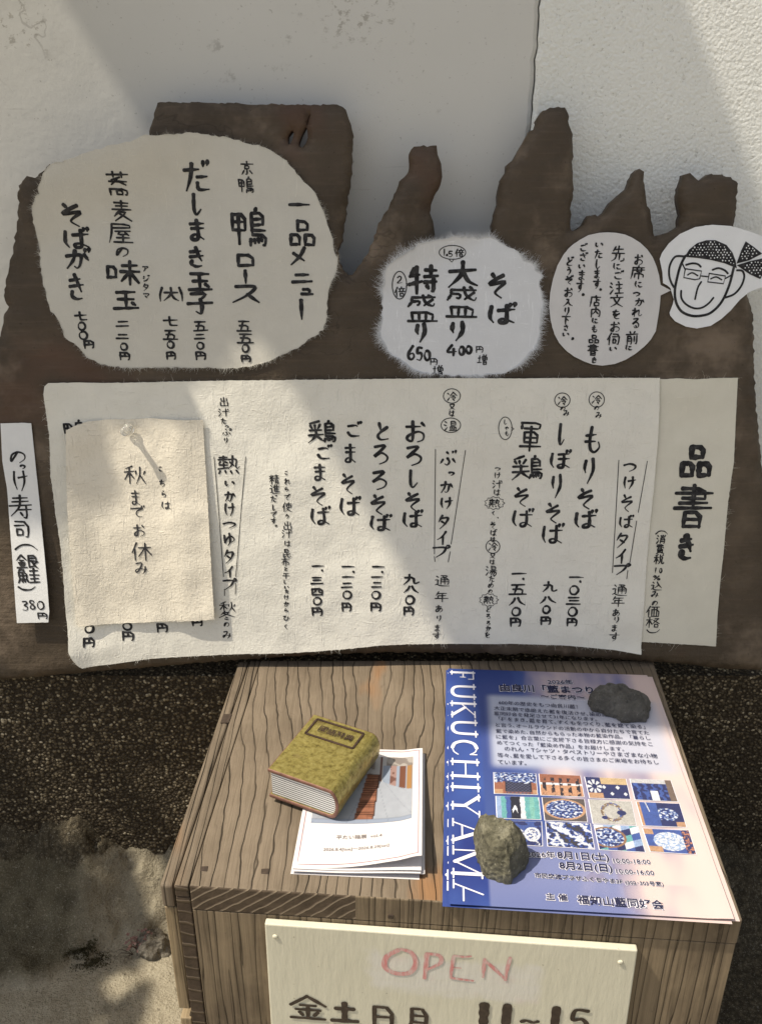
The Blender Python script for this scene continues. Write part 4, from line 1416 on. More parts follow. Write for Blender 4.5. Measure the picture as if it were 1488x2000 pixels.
for z0, z1, dd in ((.002, zn0, 0), (zn1, ZT - TH - .0005, 0), (zn0, zn1, .014)):
    u0, u1 = .0012, sj * Wd - .0002
    a, b = p(u0, -.002 - dd), p(u1, -.002 - dd)
    c, d = Vector((RL.x + .0012 + (u1 - u0), REAR, 0)), Vector((RL.x + .0012, REAR, 0))
    m.box8([(q.x, q.y, z0) for q in (a, b, c, d)], [(q.x, q.y, z1) for q in (a, b, c, d)])
bevel(m.build('side_panel', M['wood_side'], crate), .0012, 2)
m = MB()
a, b = FR_ - fx * .024 - fn * .026, FR_ - fx * .0015 - fn * .026
m.box8([(q.x, q.y, .002) for q in (a, b, RR + Vector((-.0015, 0, 0)), RR + Vector((-.024, 0, 0)))], [(q.x, q.y, ZT - TH - .0005) for q in (a, b, RR + Vector((-.0015, 0, 0)), RR + Vector((-.024, 0, 0)))])
bevel(m.build('side_panel', M['wood_front'], crate), .0012, 2)
for x, y, w in ((400, 1697, .0028), (518, 1702, .003), (763, 1790, .0022)):
    m = MB()
    if y > 1750:
        c = FRONT.hit(x, y)
        a = [c + fx * i * w + Vector((0, 0, j * w)) for i, j in ((-1, -1), (1, -1), (1, 1), (-1, 1))]
        m.box8([q - fn * .006 for q in a], [q + fn * .0006 for q in a])
    else:
        c = TOP.hit(x, y)
        a = [Vector((c.x + i * w, c.y + j * w, 0)) for i, j in ((-1, -.8), (1, -1), (.9, 1), (-1.1, .9))]
        m.box8([q + Vector((0, 0, ZT - .006)) for q in a], [q + Vector((0, 0, ZT + .0004)) for q in a])
    bevel(m.build('nail', M['nail'], crate), .0004, 1)
q = [TOP.hit(*c) for c in ((431, 1412), (447, 1412), (453, 1395), (437, 1395))]
m = MB()
m.box8([v - Vector((0, 0, .01)) for v in q], [v + Vector((0, 0, .0003)) for v in q])
m.build('pocket_shade', M['nail'], crate)  # flush dark block painted as the shaded inside of an open square pocket

# ------------------------------------------------------------------ opening hours sign on the crate front
SO = .0065
corners = [(517, 1805), (1245, 1857), (1212, 2080), (534, 2080)]
c3 = [FRONT.hit(x, y, SO) for x, y in corners]
sign = empty('opening_hours_sign', FRONT.hit(880, 1960, .0))
tag(sign, 'cream painted board with red chalk OPEN and opening days, nailed to the crate front', 'sign')
m = MB()
m.box8([c - FRONT.n * (SO - .0004) for c in c3], c3)
m.f = [f[::-1] for f in m.f]
bevel(m.build('panel', M['sign'], sign), .0011, 2)
ink = Ink(FRONT, SO, None, .0004)
for P_, w in (('778,1855 755,1868 752,1888 772,1900 800,1899 812,1880 803,1860 782,1853', 9), ('834,1862 832,1885 829,1910', 8), ('836,1862 858,1866 860,1880 834,1893', 6.5),
              ('886,1868 882,1890 880,1908', 6), ('886,1866 906,1868 920,1867', 5), ('880,1909 900,1912 924,1915', 5), ('884,1889 900,1890', 2), ('946,1872 943,1908', 6), ('947,1876 966,1892 988,1914', 6), ('996,1870 990,1892 986,1914', 6)):
    ink.px_line(pts(P_), w, True, True)
ink.build('chalk_lettering', M['red_chalk'], sign)
ink = Ink(FRONT, SO, None, .0006)
for c, x, y, w, h, wt in (('金', 601, 1967, 72, 46, 6.5), ('土', 673, 1976, 54, 40, 9.5), ('日', 748, 1985, 42, 42, 7), ('月', 817, 1990, 44, 46, 6.5), ('1', 944, 1985, 8, 52, 15), ('1', 988, 1987, 8, 52, 15), ('〜', 1036, 1994, 46, 14, 7), ('1', 1083, 1992, 12, 52, 14), ('5', 1130, 1993, 52, 48, 8.5)):
    if x == 944: ink.flush('day_lettering', M['sign_letter'], sign)
    ink.ch(c, x, y, w, h, wt, 0, .95, .4)
ink.build('hours_lettering', M['sign_letter'], sign)
for x, y in ((538, 1829), (1211, 1879)):
    c = FRONT.hit(x, y, SO)
    V, F = lathe(c, FRONT.n, [(.0022, 0), (.0021, .0006), (.0012, .0011)], 12)
    obj('nail_head', V, F, M['sign'], sign, smooth=True)

# ------------------------------------------------------------------ printed festival flyers
def flat_frame(tl, tr, bl, z):
    p = Plane((0, 0, z), (1, 0, 0), (0, 1, 0))
    A, B, C_ = p.hit(*tl), p.hit(*tr), p.hit(*bl)
    u = (B - A).normalized()
    v = Vector((-u.y, u.x, 0))
    pl = Plane(A, u, v)
    return pl, (B - A).length, (C_ - A).length
FW, FH = .210, .3065
def flyer_frame(tl, dirpx, z):
    pl, _, _ = flat_frame(tl, dirpx, tl, z)
    return pl
def img_noise(x, y, s): return fbm(x, y, s, 4)
def flyer_col(s, t):
    if s < .150 - .006 * t:
        n = fbm(s * 5, t * 4, 3, 3)
        a = np.array(s2l(45, 58, 128)[:3]); b = np.array(s2l(78, 108, 182)[:3])
        return (a + (b - a) * min(1, max(0, .35 + .8 * n * .5))) * .8
    n = fbm(s * 3.0, t * 2.2, 9, 4) * .35 + fbm(s * 9, t * 1.5, 2, 3) * .10
    blue = np.array(s2l(66, 92, 165)[:3]); deep = np.array(s2l(50, 72, 150)[:3])
    pink = np.array(s2l(234, 208, 202)[:3]); lav = np.array(s2l(168, 172, 214)[:3])
    x = s + n * .9 - .10 * (t > .9)
    k_ = sstep(.42, .92, x + .10 * t)
    c = blue * (1 - k_) + pink * k_
    if x < .5: c = c + (lav - c) * sstep(.70, .80, t) * .45 * (1 - sstep(.9, 1, t) * .3)
    k2 = sstep(.35, .15, s + n) * sstep(.8, .4, t)
    c = c + (deep - c) * k2 * .7
    # pale box behind the text
    e = sstep(.17, .215, s) * sstep(1.02, .94, s) * sstep(.125, .155, t) * sstep(.505, .465, t)
    pale = np.array(s2l(196, 203, 226)[:3])
    c = c + (pale - c) * e * .85
    c = c * .73
    return c * .86 + c.mean() * .14
def sheet(name, label, pl, w, h, hfun, colf, nx, ny, mat, group=None, dz=0.0):
    V, F, Cc = [], [], []
    for j in range(ny + 1):
        for i in range(nx + 1):
            s, t = i / nx, j / ny
            V.append(pl.at(s * w, -t * h, hfun(s, t) + dz))
            if colf: Cc.append(tuple(colf(s, t)))
    for j in range(ny):
        for i in range(nx):
            a = j * (nx + 1) + i
            F.append((a + nx + 1, a + nx + 2, a + 1, a))
    o = obj(name, V, F, mat, smooth=True, colors=Cc or None)
    sm = o.modifiers.new('thickness', 'SOLIDIFY')
    sm.thickness, sm.offset = .00015, -1
    es = o.modifiers.new('sharp_edge', 'EDGE_SPLIT')
    es.split_angle = R(50)
    return tag(o, label, 'leaflet' if 'leaflet' in name else 'flyer', group)
fh = lambda s, t: .0016 * sstep(.80, 1.0, t) * (1 - .3 * s) + .0010 * sstep(.9, 1, s) * sstep(.3, .8, t)
def serif_letters(inkm, pl, w, t_scale=1.0):
    """the vertical white city name along the left band: letter tops point right"""
    L = {'F': (.62, 'T18,0,18,100 t6,3,72,3 t18,48,56,48 t4,98,36,98 t71,3,71,24 t56,38,56,60'),
         'U': (.80, 'T20,0,20,68,30,90,50,97,70,90,80,68,82,0 t4,3,36,3 t66,3,98,3'),
         'K': (.80, 'T18,0,18,100 t84,3,20,58 T40,44,84,97 t4,3,34,3 t4,98,34,98 t62,3,98,3 t66,98,99,98'),
         'C': (.76, 't86,26,72,8,52,2 T52,2,28,14,16,50,28,86,52,98 t52,98,74,92,88,76 t87,3,87,28'),
         'H': (.86, 'T18,0,18,100 T82,0,82,100 t18,48,82,48 t4,3,34,3 t66,3,97,3 t4,98,34,98 t66,98,97,98'),
         'I': (.42, 'T50,0,50,100 t16,3,86,3 t16,98,86,98'),
         'Y': (.80, 'T10,3,50,55 t88,3,50,55 T50,52,50,100 t0,3,28,3 t72,3,99,3 t34,98,68,98'),
         'A': (.82, 't48,3,14,98 T50,3,86,98 t26,66,72,66 t1,98,30,98 t68,98,99,98'),
         'M': (1.0, 't14,0,14,98 T15,3,50,92 t85,3,50,92 T86,0,86,100 t2,3,22,3 t2,98,28,98 t80,3,98,3 t72,98,99,98')}
    word = 'FUKUCHIYAMA'
    tot = sum(L[c][0] + .045 for c in word)
    t = .006
    k_ = (1.02 - t) / tot
    for c in word:
        lw = L[c][0] * k_ * h_
        for st in L[c][1].split():
            q = [float(z) for z in st[1:].split(',')]
            P_ = []
            for a, b in zip(q[::2], q[1::2]):
                # letter x runs down the page, letter y (top = 0) runs right-to-left from the band's right edge
                P_.append((w * (.128 - .112 * b / 100), -(t * h_ + lw * a / 100)))
            P_ = [p_ for p_ in P_ if p_[1] > -h_ * .998] or None
            if P_ and len(P_) > 1:
                inkm.ribbon(catmull(P_) if len(P_) > 2 else P_, w * (.0165 if st[0] == 'T' else .0065), False)
        t += (L[c][0] + .045) * k_
h_ = FH
SZ = ZT + .0024
lower = [((875, 1306), (1263, 1319), .0004), ((880, 1308), (1265, 1322), .0008), ((871, 1309), (1262, 1326), .0012)]
lows = []
for i, (a, b, dz) in enumerate(lower):
    pl = flyer_frame(a, b, ZT + dz)
    k_ = (0.998, 1.004, 1.0)[i]
    o = sheet('festival_flyer', 'lower blue and pink flyer peeking out beneath the top festival flyer', pl, FW * (.995 + .01 * i), FH * k_, lambda s, t: .0002, flyer_col, 26, 36, M['printcol'], 'sheets of the festival flyer stack')
    ik = Ink(pl, 0, lambda u, v: .0002, .0003)
    serif_letters(ik, pl, FW)
    ik.build('lettering', M['white_print'], o)
FP = flyer_frame((875, 1307), (1262, 1322), SZ)
flyer = sheet('festival_flyer', 'blue-to-pink printed festival flyer on top of its stack, held by two rocks', FP, FW, FH, fh, flyer_col, 84, 118, M['printcol'], 'sheets of the festival flyer stack')
def flyer_h(u, v): return fh(min(1, max(0, u / FW)), min(1, max(0, -v / FH)))
ik = Ink(FP, 0, flyer_h, .0004)
serif_letters(ik, FP, FW)
ik.build('city_lettering', M['white_print'], flyer)
cz = lambda x, y: (860 + x / 2.369, 1290 + y / 2.369)
dk, halo = MB(), MB()
def line(body, a, b, grow=.0, hal=0.0, sy=1.0, dz=.0009):
    V, F = print_text(FP, body, cz(*a), cz(*b), 0, grow, sy)
    fix = lambda V, e: [v + FP.n * (flyer_h((v - FP.o).dot(FP.u), (v - FP.o).dot(FP.v)) + e) for v in V]
    dk.add(fix(V, dz), F)
    if hal:
        V, F = print_text(FP, body, cz(*a), cz(*b), 0, grow + hal, sy)
        halo.add(fix(V, dz - .0004), F)
line('2026年', (495, 102), (610, 103), .012, .04)
line('由良川「藍まつり」', (275, 128), (735, 141), .030, .036, 1.05)
line('〜ご案内〜', (462, 168), (665, 174), .022, .04, .9)
if halo.v: halo.build('type_halo', M['white_print'], flyer)
dk.build('type', M['navy'], flyer)
dk, halo = MB(), MB()
for s, a, b in (('600年の歴史をもつ由良川藍！', (268, 197), (632, 217)), ('大正末期で途絶えた藍を復活させ､染めに成功し､', (247, 222), (868, 262)), ('藍同好会を発足させて31年になります。', (247, 247), (722, 275)),
                ('「種をまき､藍を育て､すくもをつくり､藍を建て染る」', (268, 272), (944, 310)), ('と言う､オールラウンドの活動の中から自分たちで育てた', (255, 300), (962, 338)), ('藍で染めた､自然からもらった本物の藍染作品。「暮らし', (256, 328), (968, 362)),
                ('に藍を」合言葉にご支援下さる皆様方に感謝の気持をこ', (257, 355), (978, 390)), ('めてつくった「藍染め作品」をお届けします。', (260, 382), (846, 413)), ('のれん・Tシャツ・タペストリーやさまざまな小物', (295, 410), (1000, 445)),
                ('等々､藍を愛して下さる多くの皆さまのご来場をお待ちし', (262, 440), (1006, 474)), ('ています。', (264, 472), (396, 478))):
    line(s, a, b, .004, 0, 1.12)
if halo.v: halo.build('type_halo', M['white_print'], flyer)
dk.build('type', M['navy'], flyer)
dk, halo = MB(), MB()
line('2026年', (398, 899), (528, 903), .008, .06)
line('8月1日(土)', (540, 905), (776, 917), .028, .045)
line('10:00-18:00', (797, 930), (968, 936), .008, .05)
line('8月2日(日)', (550, 955), (792, 970), .028, .045)
line('10:00-16:00', (810, 980), (985, 988), .008, .05)
line('市民交流プラザふくちやま3F', (435, 998), (838, 1029), .018, .045)
line('(302･303号室)', (852, 1034), (1028, 1042), .008, .04)
if halo.v: halo.build('type_halo', M['white_print'], flyer)
dk.build('type', M['navy'], flyer)
dk, halo = MB(), MB()
line('主 催', (487, 1100), (584, 1106), .012, .06)
line('福知山藍同好会', (632, 1114), (1028, 1140), .018, .04)
if halo.v: halo.build('type_halo', M['white_print'], flyer)
dk.build('type', M['navy'], flyer)
# the twelve printed photographs
quads = ['247,520 438,526 447,622 250,616', '456,527 645,536 662,632 465,624', '667,541 855,550 876,643 690,637', '876,550 1062,558 1095,655 900,645',
         '257,630 452,636 462,737 262,730', '470,636 663,645 677,748 483,740', '685,645 880,655 903,764 705,755', '905,657 1102,666 1135,774 935,765',
         '265,745 465,748 470,860 270,848', '487,748 690,757 710,874 497,860', '710,762 910,770 945,888 735,876', '935,780 1145,790 1180,900 970,885']
def L_(*c):
    q = np.array(s2l(*c)[:3]) * .78
    return q * .88 + q.mean() * .12
W_, IND, MIDB, LB, TAN, ORG, TEAL, DKN = L_(226, 230, 240), L_(28, 40, 104), L_(52, 86, 170), L_(150, 178, 224), L_(196, 150, 112), L_(160, 96, 70), L_(96, 176, 180), L_(20, 22, 48)
def pic(i, x, y):
    n = fbm(x * 6, y * 6, 20 + i, 4)
    n2 = fbm(x * 14, y * 14, 50 + i, 3)
    sh = IND if n2 < -.12 else (MIDB if n2 < .12 else (LB if n2 < .28 else W_))
    if i == 0:
        c = sh if y < .45 + .1 * n else (L_(70, 74, 110) if .28 < x < .85 and (int(x * 22) + int(y * 16)) % 2 else (DKN if .25 < x < .88 and y < .9 else ORG))
        if y > .8 and (x < .2 or x > .9): c = TAN
    elif i == 1:
        c = ORG if y < .45 else L_(206, 150, 112)
        if abs(y - .45) < .05: c = W_
        if (abs((x * 5) % 1 - .5) < .22 and n > -.2 and y > .15): c = DKN if n2 < .1 else L_(90, 60, 50)
    elif i == 2:
        c = IND
        if x < .36:
            r = math.hypot((x - .18) * 1.9, y - .45)
            c = W_ if (.12 < r < .34 and math.cos(8 * math.atan2(y - .45, (x - .18) * 1.9)) > -.2) else IND
            if y > .75: c = TAN
        elif y < .32: c = L_(206, 176, 130)
        else:
            a, b = (x * 6) % 1 - .5, (y * 3.2) % 1 - .5
            if abs(a) + abs(b) < .32 and (int(x * 6) + int(y * 3.2)) % 2: c = W_
    elif i == 3:
        c = L_(200, 200, 205) if y < .2 else (IND if math.sin(x * 34 + n * 3) > -.2 else MIDB)
        if .42 < x < .60 and y > .55: c = W_
        if x > .85: c = L_(120, 100, 90)
    elif i == 4:
        k_ = x * 9 + .2 * n
        c = [LB, TEAL, MIDB, DKN, DKN, W_, TEAL, L_(120, 190, 180), TEAL, W_][int(min(9, max(0, k_)))]
        if 3.4 < k_ < 4.4 and abs(y - .6 - .1 * math.sin(x * 40)) < .10: c = W_
    elif i == 5:
        r = math.hypot((x - .5) * 1.05, (y - .5) * 1.15)
        c = sh if r < .46 else (TAN if r < .53 else L_(90, 80, 80))
    elif i == 6:
        r = math.hypot((x - .5) * 1.5, y - .5)
        c = L_(190, 188, 184)
        if .28 < r < .40: c = L_(130, 106, 84) if n2 < .1 else (MIDB if n > 0 else L_(210, 200, 180))
        if math.hypot(x - .72, y - .52) < .11 or math.hypot(x - .3, y - .75) < .07: c = IND
    elif i == 7:
        c = MIDB if x < .45 and abs(x - .25) < .2 + .1 * (y < .4) else (sh if math.hypot(x - .62, y - .5) < .27 else IND)
        if x < .06 or (x > .8 and y > .8): c = TAN
        if abs(x - .2 - .12 * y) < .012 and y < .4: c = W_
    elif i == 8:
        c = MIDB + (IND - MIDB) * (n > .1)
        r = math.hypot((x - .78) * 1.6, y - .55)
        if r < .30 and (r > .22 or n2 > -.1): c = W_
        if abs(y - (x - .2) * 1.3) < .07 and n2 > -.05: c = W_
    elif i == 9:
        d = math.sin((x * 1.2 - y) * 9 + n * 3)
        c = W_ if d > .45 else (MIDB if d > -.2 else (IND if d > -.7 else L_(60, 56, 60)))
    elif i == 10:
        r = math.hypot(x - .25, y - .5)
        c = sh if r < .42 else ([W_, MIDB, LB, IND, TEAL][int(abs(math.floor(x * 5) * 2 + math.floor(y * 4 + x * 2))) % 5])
        if .36 < r < .42: c = L_(150, 110, 80)
    else:
        c = MIDB
        if math.hypot((x - .52) * 1.1, (y - .52) * 1.0) < .40: c = W_ if n2 > -.05 else LB
        if y > .75 and x < .3 or (x < .2 and y < .25): c = TAN
        if x > .82: c = IND if n2 < .1 else L_(190, 120, 90)
    n3 = fbm(x * 30, y * 22, 80 + i, 3)
    return c * (.72 + .3 * (n * .5 + .5) + .22 * n3) + .02
wm = MB()
for i, qd in enumerate(quads):
    Q = [FP.uv(*cz(*p_)) for p_ in pts(qd)]
    def bl(s, t, g=0.0):
        s, t = s * (1 + 2 * g) - g, t * (1 + 2 * g) - g
        return tuple((Q[0][j] * (1 - s) + Q[1][j] * s) * (1 - t) + (Q[3][j] * (1 - s) + Q[2][j] * s) * t for j in (0, 1))
    nx, ny = 88, 48
    V, F, Cc = [], [], []
    for b in range(ny + 1):
        for a in range(nx + 1):
            u, v = bl(a / nx, b / ny)
            V.append(FP.at(u, v, flyer_h(u, v) + .0007)); Cc.append(tuple(pic(i, a / nx, b / ny)))
    for b in range(ny):
        for a in range(nx):
            k_ = b * (nx + 1) + a
            F.append((k_ + nx + 1, k_ + nx + 2, k_ + 1, k_))
    obj('printed_photo', V, F, M['printcol'], flyer, colors=Cc)
    c4 = [bl(s, t, .018) for s, t in ((0, 1), (1, 1), (1, 0), (0, 0))]
    wm.add([FP.at(u, v, flyer_h(u, v) + .00035) for u, v in c4], [(0, 1, 2, 3)])
wm.build('photo_border', M['white_print'], flyer)

# ------------------------------------------------------------------ exhibition leaflets under the brass book
cb = lambda x, y: (510 + x / 4.2514, 1370 + y / 4.2514)
LZ = ZT + .0004
LP, lw_, lh_ = flat_frame(cb(455, 470), cb(1388, 392), cb(262, 1400), LZ + .004)
lw_ = .100; lh_ = .148
LP = Plane((0, 0, LZ), (1, 0, 0), (0, 1, 0))
A_ = Plane((0, 0, LZ + .003), (1, 0, 0), (0, 1, 0)).hit(*cb(262, 1390)); B_ = Plane((0, 0, LZ + .003), (1, 0, 0), (0, 1, 0)).hit(*cb(1330, 1430))
u_ = (B_ - A_).normalized(); lw_ = (B_ - A_).length; v_ = Vector((-u_.y, u_.x, 0)); lh_ = lw_ * 1.42
def leaf_plane(dx, dy, rot, z):
    c, s = math.cos(rot), math.sin(rot)
    u = Vector((u_.x * c - u_.y * s, u_.x * s + u_.y * c, 0)); v = Vector((-u.y, u.x, 0))
    o = Vector((A_.x, A_.y, z)) + v_ * lh_ + u_ * dx + v_ * dy
    return Plane(o, u, v)
for i in range(5):
    pl = leaf_plane(.0012 * (i % 3 - 1) + .001, -.0014 + .0009 * ((i * 2) % 3 - 1), .010 * ((i * 3) % 4 - 1.5) * .6, LZ + .0006 * i)
    hh = lambda s, t, i=i: (.0010 * i) * sstep(.45, 1, t) * sstep(.3, 1, s) + .0004 * i * sstep(.6, 1, t)
    sheet('exhibition_leaflet', 'white leaflet under the top exhibition leaflet, only its curling lower edge showing', pl, lw_, lh_, hh, None, 14, 20, M['print'], 'leaflets stacked under the brass book')
LP = leaf_plane(0, .0008, .0, LZ + .0034)
lhf = lambda s, t: .011 * sstep(.35, 1.02, .62 * t + .52 * s - .15) * sstep(.2, 1, s) + .004 * sstep(.5, 1, t) * s + .003 * sstep(.8, 1, s)
leaflet = sheet('exhibition_leaflet', 'top white leaflet with a street photo, partly covered by the brass book', LP, lw_, lh_, lhf, None, 36, 50, M['print'], 'leaflets stacked under the brass book')
def lh_uv(u, v): return lhf(min(1, max(0, u / lw_)), min(1, max(0, -v / lh_)))
# printed street photo, in sheet coordinates s (0-1 across), t (0-1 down)
px0, px1, py0, py1 = .085, .915, .075, .665
def street(x, y):
    n = fbm(x * 10, y * 10, 5, 3)
    c = L_(172, 178, 190) * (.96 + .06 * n)
    hz = .36
    if y < hz + (x - .62) * .45 and x > .60 or y < .30:
        c = L_(190, 188, 188) if x > .45 else L_(170, 165, 160)
        if x > .68 and y > .14:
            c = L_(150, 163, 184)
            if .76 < x < .83: c = L_(166, 132, 124) if n < .1 else L_(120, 80, 70)
            if .86 < x < .93: c = L_(120, 72, 50)
            if .935 < x < .99: c = L_(170, 124, 66)
        if y < .14 and x > .72: c = L_(176, 168, 160) if n > 0 else L_(140, 130, 124)
        if abs(x - .665) < .012: c = L_(112, 70, 62)
        if x < .60 and n > .1: c = L_(150, 140, 136)
    # wooden walkway
    a = (y - .28) / .66
    if 0 < a < 1:
        l, r = .52 - .10 * a, .655 - .035 * a
        if l < x < r:
            k_ = (a ** .9 * 20) % 1
            c = L_(168, 108, 80) if k_ > .25 else L_(92, 52, 38)
            c = c * (.85 + .4 * fbm(x * 7, math.floor(a ** .9 * 20) * 3.7, 8, 2) + .15 * n)
            if x > r - .012: c = L_(70, 40, 30)
    elif y > .93: c = L_(150, 162, 184)
    # paving joints
    if y > .34:
        for g in (-1.2, -.5, -.1, .35, .9, 1.6):
            if abs((x - .60) - g * (y - .20) * .62) < .0035 and not (x > .80 and y < .45): c = c * .80
        if abs(y - .94) < .006: c = c * .85
    return np.clip(c, 0, .9)
nx, ny = 90, 92
V, F, Cc = [], [], []
for b in range(ny + 1):
    for a in range(nx + 1):
        s, t = px0 + (px1 - px0) * a / nx, py0 + (py1 - py0) * b / ny
        V.append(LP.at(s * lw_, -t * lh_, lhf(s, t) + .0003)); Cc.append(tuple(street(a / nx, b / ny)))
for b in range(ny):
    for a in range(nx):
        k_ = b * (nx + 1) + a
        F.append((k_ + nx + 1, k_ + nx + 2, k_ + 1, k_))
obj('street_photo', V, F, M['printcol'], leaflet, colors=Cc)
ik = Ink(LP, 0, lh_uv, .0004)
fr_ = [(.03, .02), (.97, .02), (.97, .978), (.03, .978)]
for a, b in zip(fr_, fr_[1:] + fr_[:1]):
    ik.ribbon([((a[0] + (b[0] - a[0]) * k_ / 24) * lw_, -(a[1] + (b[1] - a[1]) * k_ / 24) * lh_) for k_ in range(25)], .00045, False)
ik.build('thin_frame', M['red_print'], leaflet)
tm = MB()
for body, s0, s1, t in (('平たい箱展  vol.4', .31, .68, .775), ('2026.8.4[tue]〜2026.8.29[sat]', .22, .74, .872)):
    pa = LP.at(s0 * lw_, -t * lh_, 0); pb = LP.at(s1 * lw_, -t * lh_, 0)
    class _P:                                        # a line given on the sheet itself
        n = LP.n
        @staticmethod
        def hit(a, b, off): return pa if a == 0 else pb
    V, F = print_text(_P, body, (0, 0), (1, 0), 0, .004)
    tm.add([v + LP.n * (lh_uv((v - LP.o).dot(LP.u), (v - LP.o).dot(LP.v)) + .0005) for v in V], F)
tm.build('type', M['grey_print'], leaflet)

# ------------------------------------------------------------------ brass book paperweight
BH = .031
BZ = LZ + .0052
PTOP = Plane((0, 0, BZ + BH), (1, 0, 0), (0, 1, 0))
b_bl, b_br, b_tl = PTOP.hit(*cb(50, 560)), PTOP.hit(*cb(585, 745)), PTOP.hit(*cb(430, 100))
bx = (b_br - b_bl).normalized()
by = Vector((-bx.y, bx.x, 0))
bw = (b_br - b_bl).length + .006
bl_ = (b_tl - b_bl).dot(by)
skew = (b_tl - b_bl).dot(bx) / bl_
bo = Vector((b_bl.x, b_bl.y, BZ))
def bp(u, v, z): return bo + bx * (u + skew * .55 * v) + by * v + Vector((0, 0, z))
book = empty('brass_book', bp(bw / 2, bl_ / 2, 0))
tag(book, 'small brass book paperweight with engraved title on the leaflets', 'paperweight')
def c_section(inset, o_r):
    """section across the book: fore edge square at u=0, rounded spine at u=bw"""
    P_ = [(inset, inset), ]
    q = []
    r = BH / 2 - inset
    cx = bw - inset - r * .62
    for k_ in range(13):
        a = -math.pi / 2 + math.pi * k_ / 12
        q.append((cx + r * .62 * max(0, math.cos(a)) ** .8, BH / 2 + r * math.sin(a)))
    return q
outer = [(0, 0)] + c_section(0, 0) + [(0, BH)]
inner = [(0, BH - .0032), ] + c_section(.0032, 0)[::-1] + [(0, .0032)]
sec = outer + inner
def extrude(sec, v0, v1, nseg, name, mat, rough=0.0, sm=False, seed=0):
    n = len(sec)
    V, F = [], []
    for j in range(nseg + 1):
        v = v0 + (v1 - v0) * j / nseg
        for u, z in sec:
            d = rough * noise.noise(Vector((u * 90 + seed, v * 90, z * 90)))
            ee = rough * 1.6 * noise.noise(Vector((u * 60, z * 60, seed + 3 + (0 if j == 0 else 9)))) if j in (0, nseg) else 0
            V.append(bp(u + d, v + ee, z + d * .7))
    for j in range(nseg):
        for i in range(n):
            F.append((j * n + i, j * n + (i + 1) % n, (j + 1) * n + (i + 1) % n, (j + 1) * n + i))
    return V, F, n
V, F, n = extrude(sec, 0, bl_, 16, 'cover', None, .0007)
no = len(outer)
ni = len(inner)
caps = []
for i in range(no - 1):
    a, b = i, i + 1
    # pair each outer segment with the matching inner one (both have the same count)
    ia, ib = no + (ni - 1 - i), no + (ni - 2 - i)
    caps.append((a, ia, ib, b))
caps = [c for c in caps if len(set(c)) == 4]
F2 = caps + [tuple(i + 16 * n for i in c[::-1]) for c in caps]
o = obj('cover', V, F + F2, None, book, mats=[M['brass'], M['copper_edge']], midx=[0] * len(F) + [1] * len(F2))
bm = bmesh.new(); bm.from_mesh(o.data); bmesh.ops.recalc_face_normals(bm, faces=bm.faces); bm.to_mesh(o.data); bm.free()
bevel(o, .0010, 2).modifiers['bevel'].material = 1
psec = [(.0026, .0030)] + c_section(.0031, 0) + [(.0026, BH - .0030)]
V, F, n = extrude(psec, .0022, bl_ - .0022, 4, 'pages', None, .0002, seed=4)
o = obj('page_block', V, F + [tuple(range(n)), tuple(range(5 * n - 1, 4 * n - 1, -1))], M['pages'], book)
bm = bmesh.new(); bm.from_mesh(o.data); bmesh.ops.recalc_face_normals(bm, faces=bm.faces); bm.to_mesh(o.data); bm.free()
# engraved frame and title on the cover
def btop(u, v, e=.0006): return bp(u, v, BH + e)
class BP:
    pass
BPL = Plane(bp(0, 0, BH), bx, by)
f0, f1, g0, g1 = bw * .10, bw * .80, bl_ * .66, bl_ * .93
m = MB()
def bar(u0, v0, u1, v1, w):
    d = Vector((u1 - u0, v1 - v0)); l = d.length; nx_, ny_ = -d.y / l * w / 2, d.x / l * w / 2
    q = [(u0 + nx_, v0 + ny_), (u0 - nx_, v0 - ny_), (u1 - nx_, v1 - ny_), (u1 + nx_, v1 + ny_)]
    m.box8([bp(a, b, BH - .001) for a, b in q], [bp(a, b, BH + .0008) for a, b in q])
for a, b, c, d in ((f0, g0, f1, g0), (f1, g0, f1, g1), (f1, g1, f0, g1), (f0, g1, f0, g0)):
    bar(a, b, c, d, .0019)
m.build('title_frame', M['brass_dark'], book)
m = MB()
for i, ch_ in enumerate('國語辭典'):
    u0 = f0 + (f1 - f0) * (.17 + .185 * i)
    pa, pb = bp(u0, (g0 + g1) / 2, BH), bp(u0 + (f1 - f0) * .17, (g0 + g1) / 2, BH)
    class _P:
        n = Vector((0, 0, 1))
        @staticmethod
        def hit(a, b, off): return pa if a == 0 else pb
    V, F = print_text(_P, ch_, (0, 0), (1, 0), 0, .01)
    m.add([v + Vector((0, 0, .0009)) for v in V], F)
m.build('title', M['brass_dark'], book)

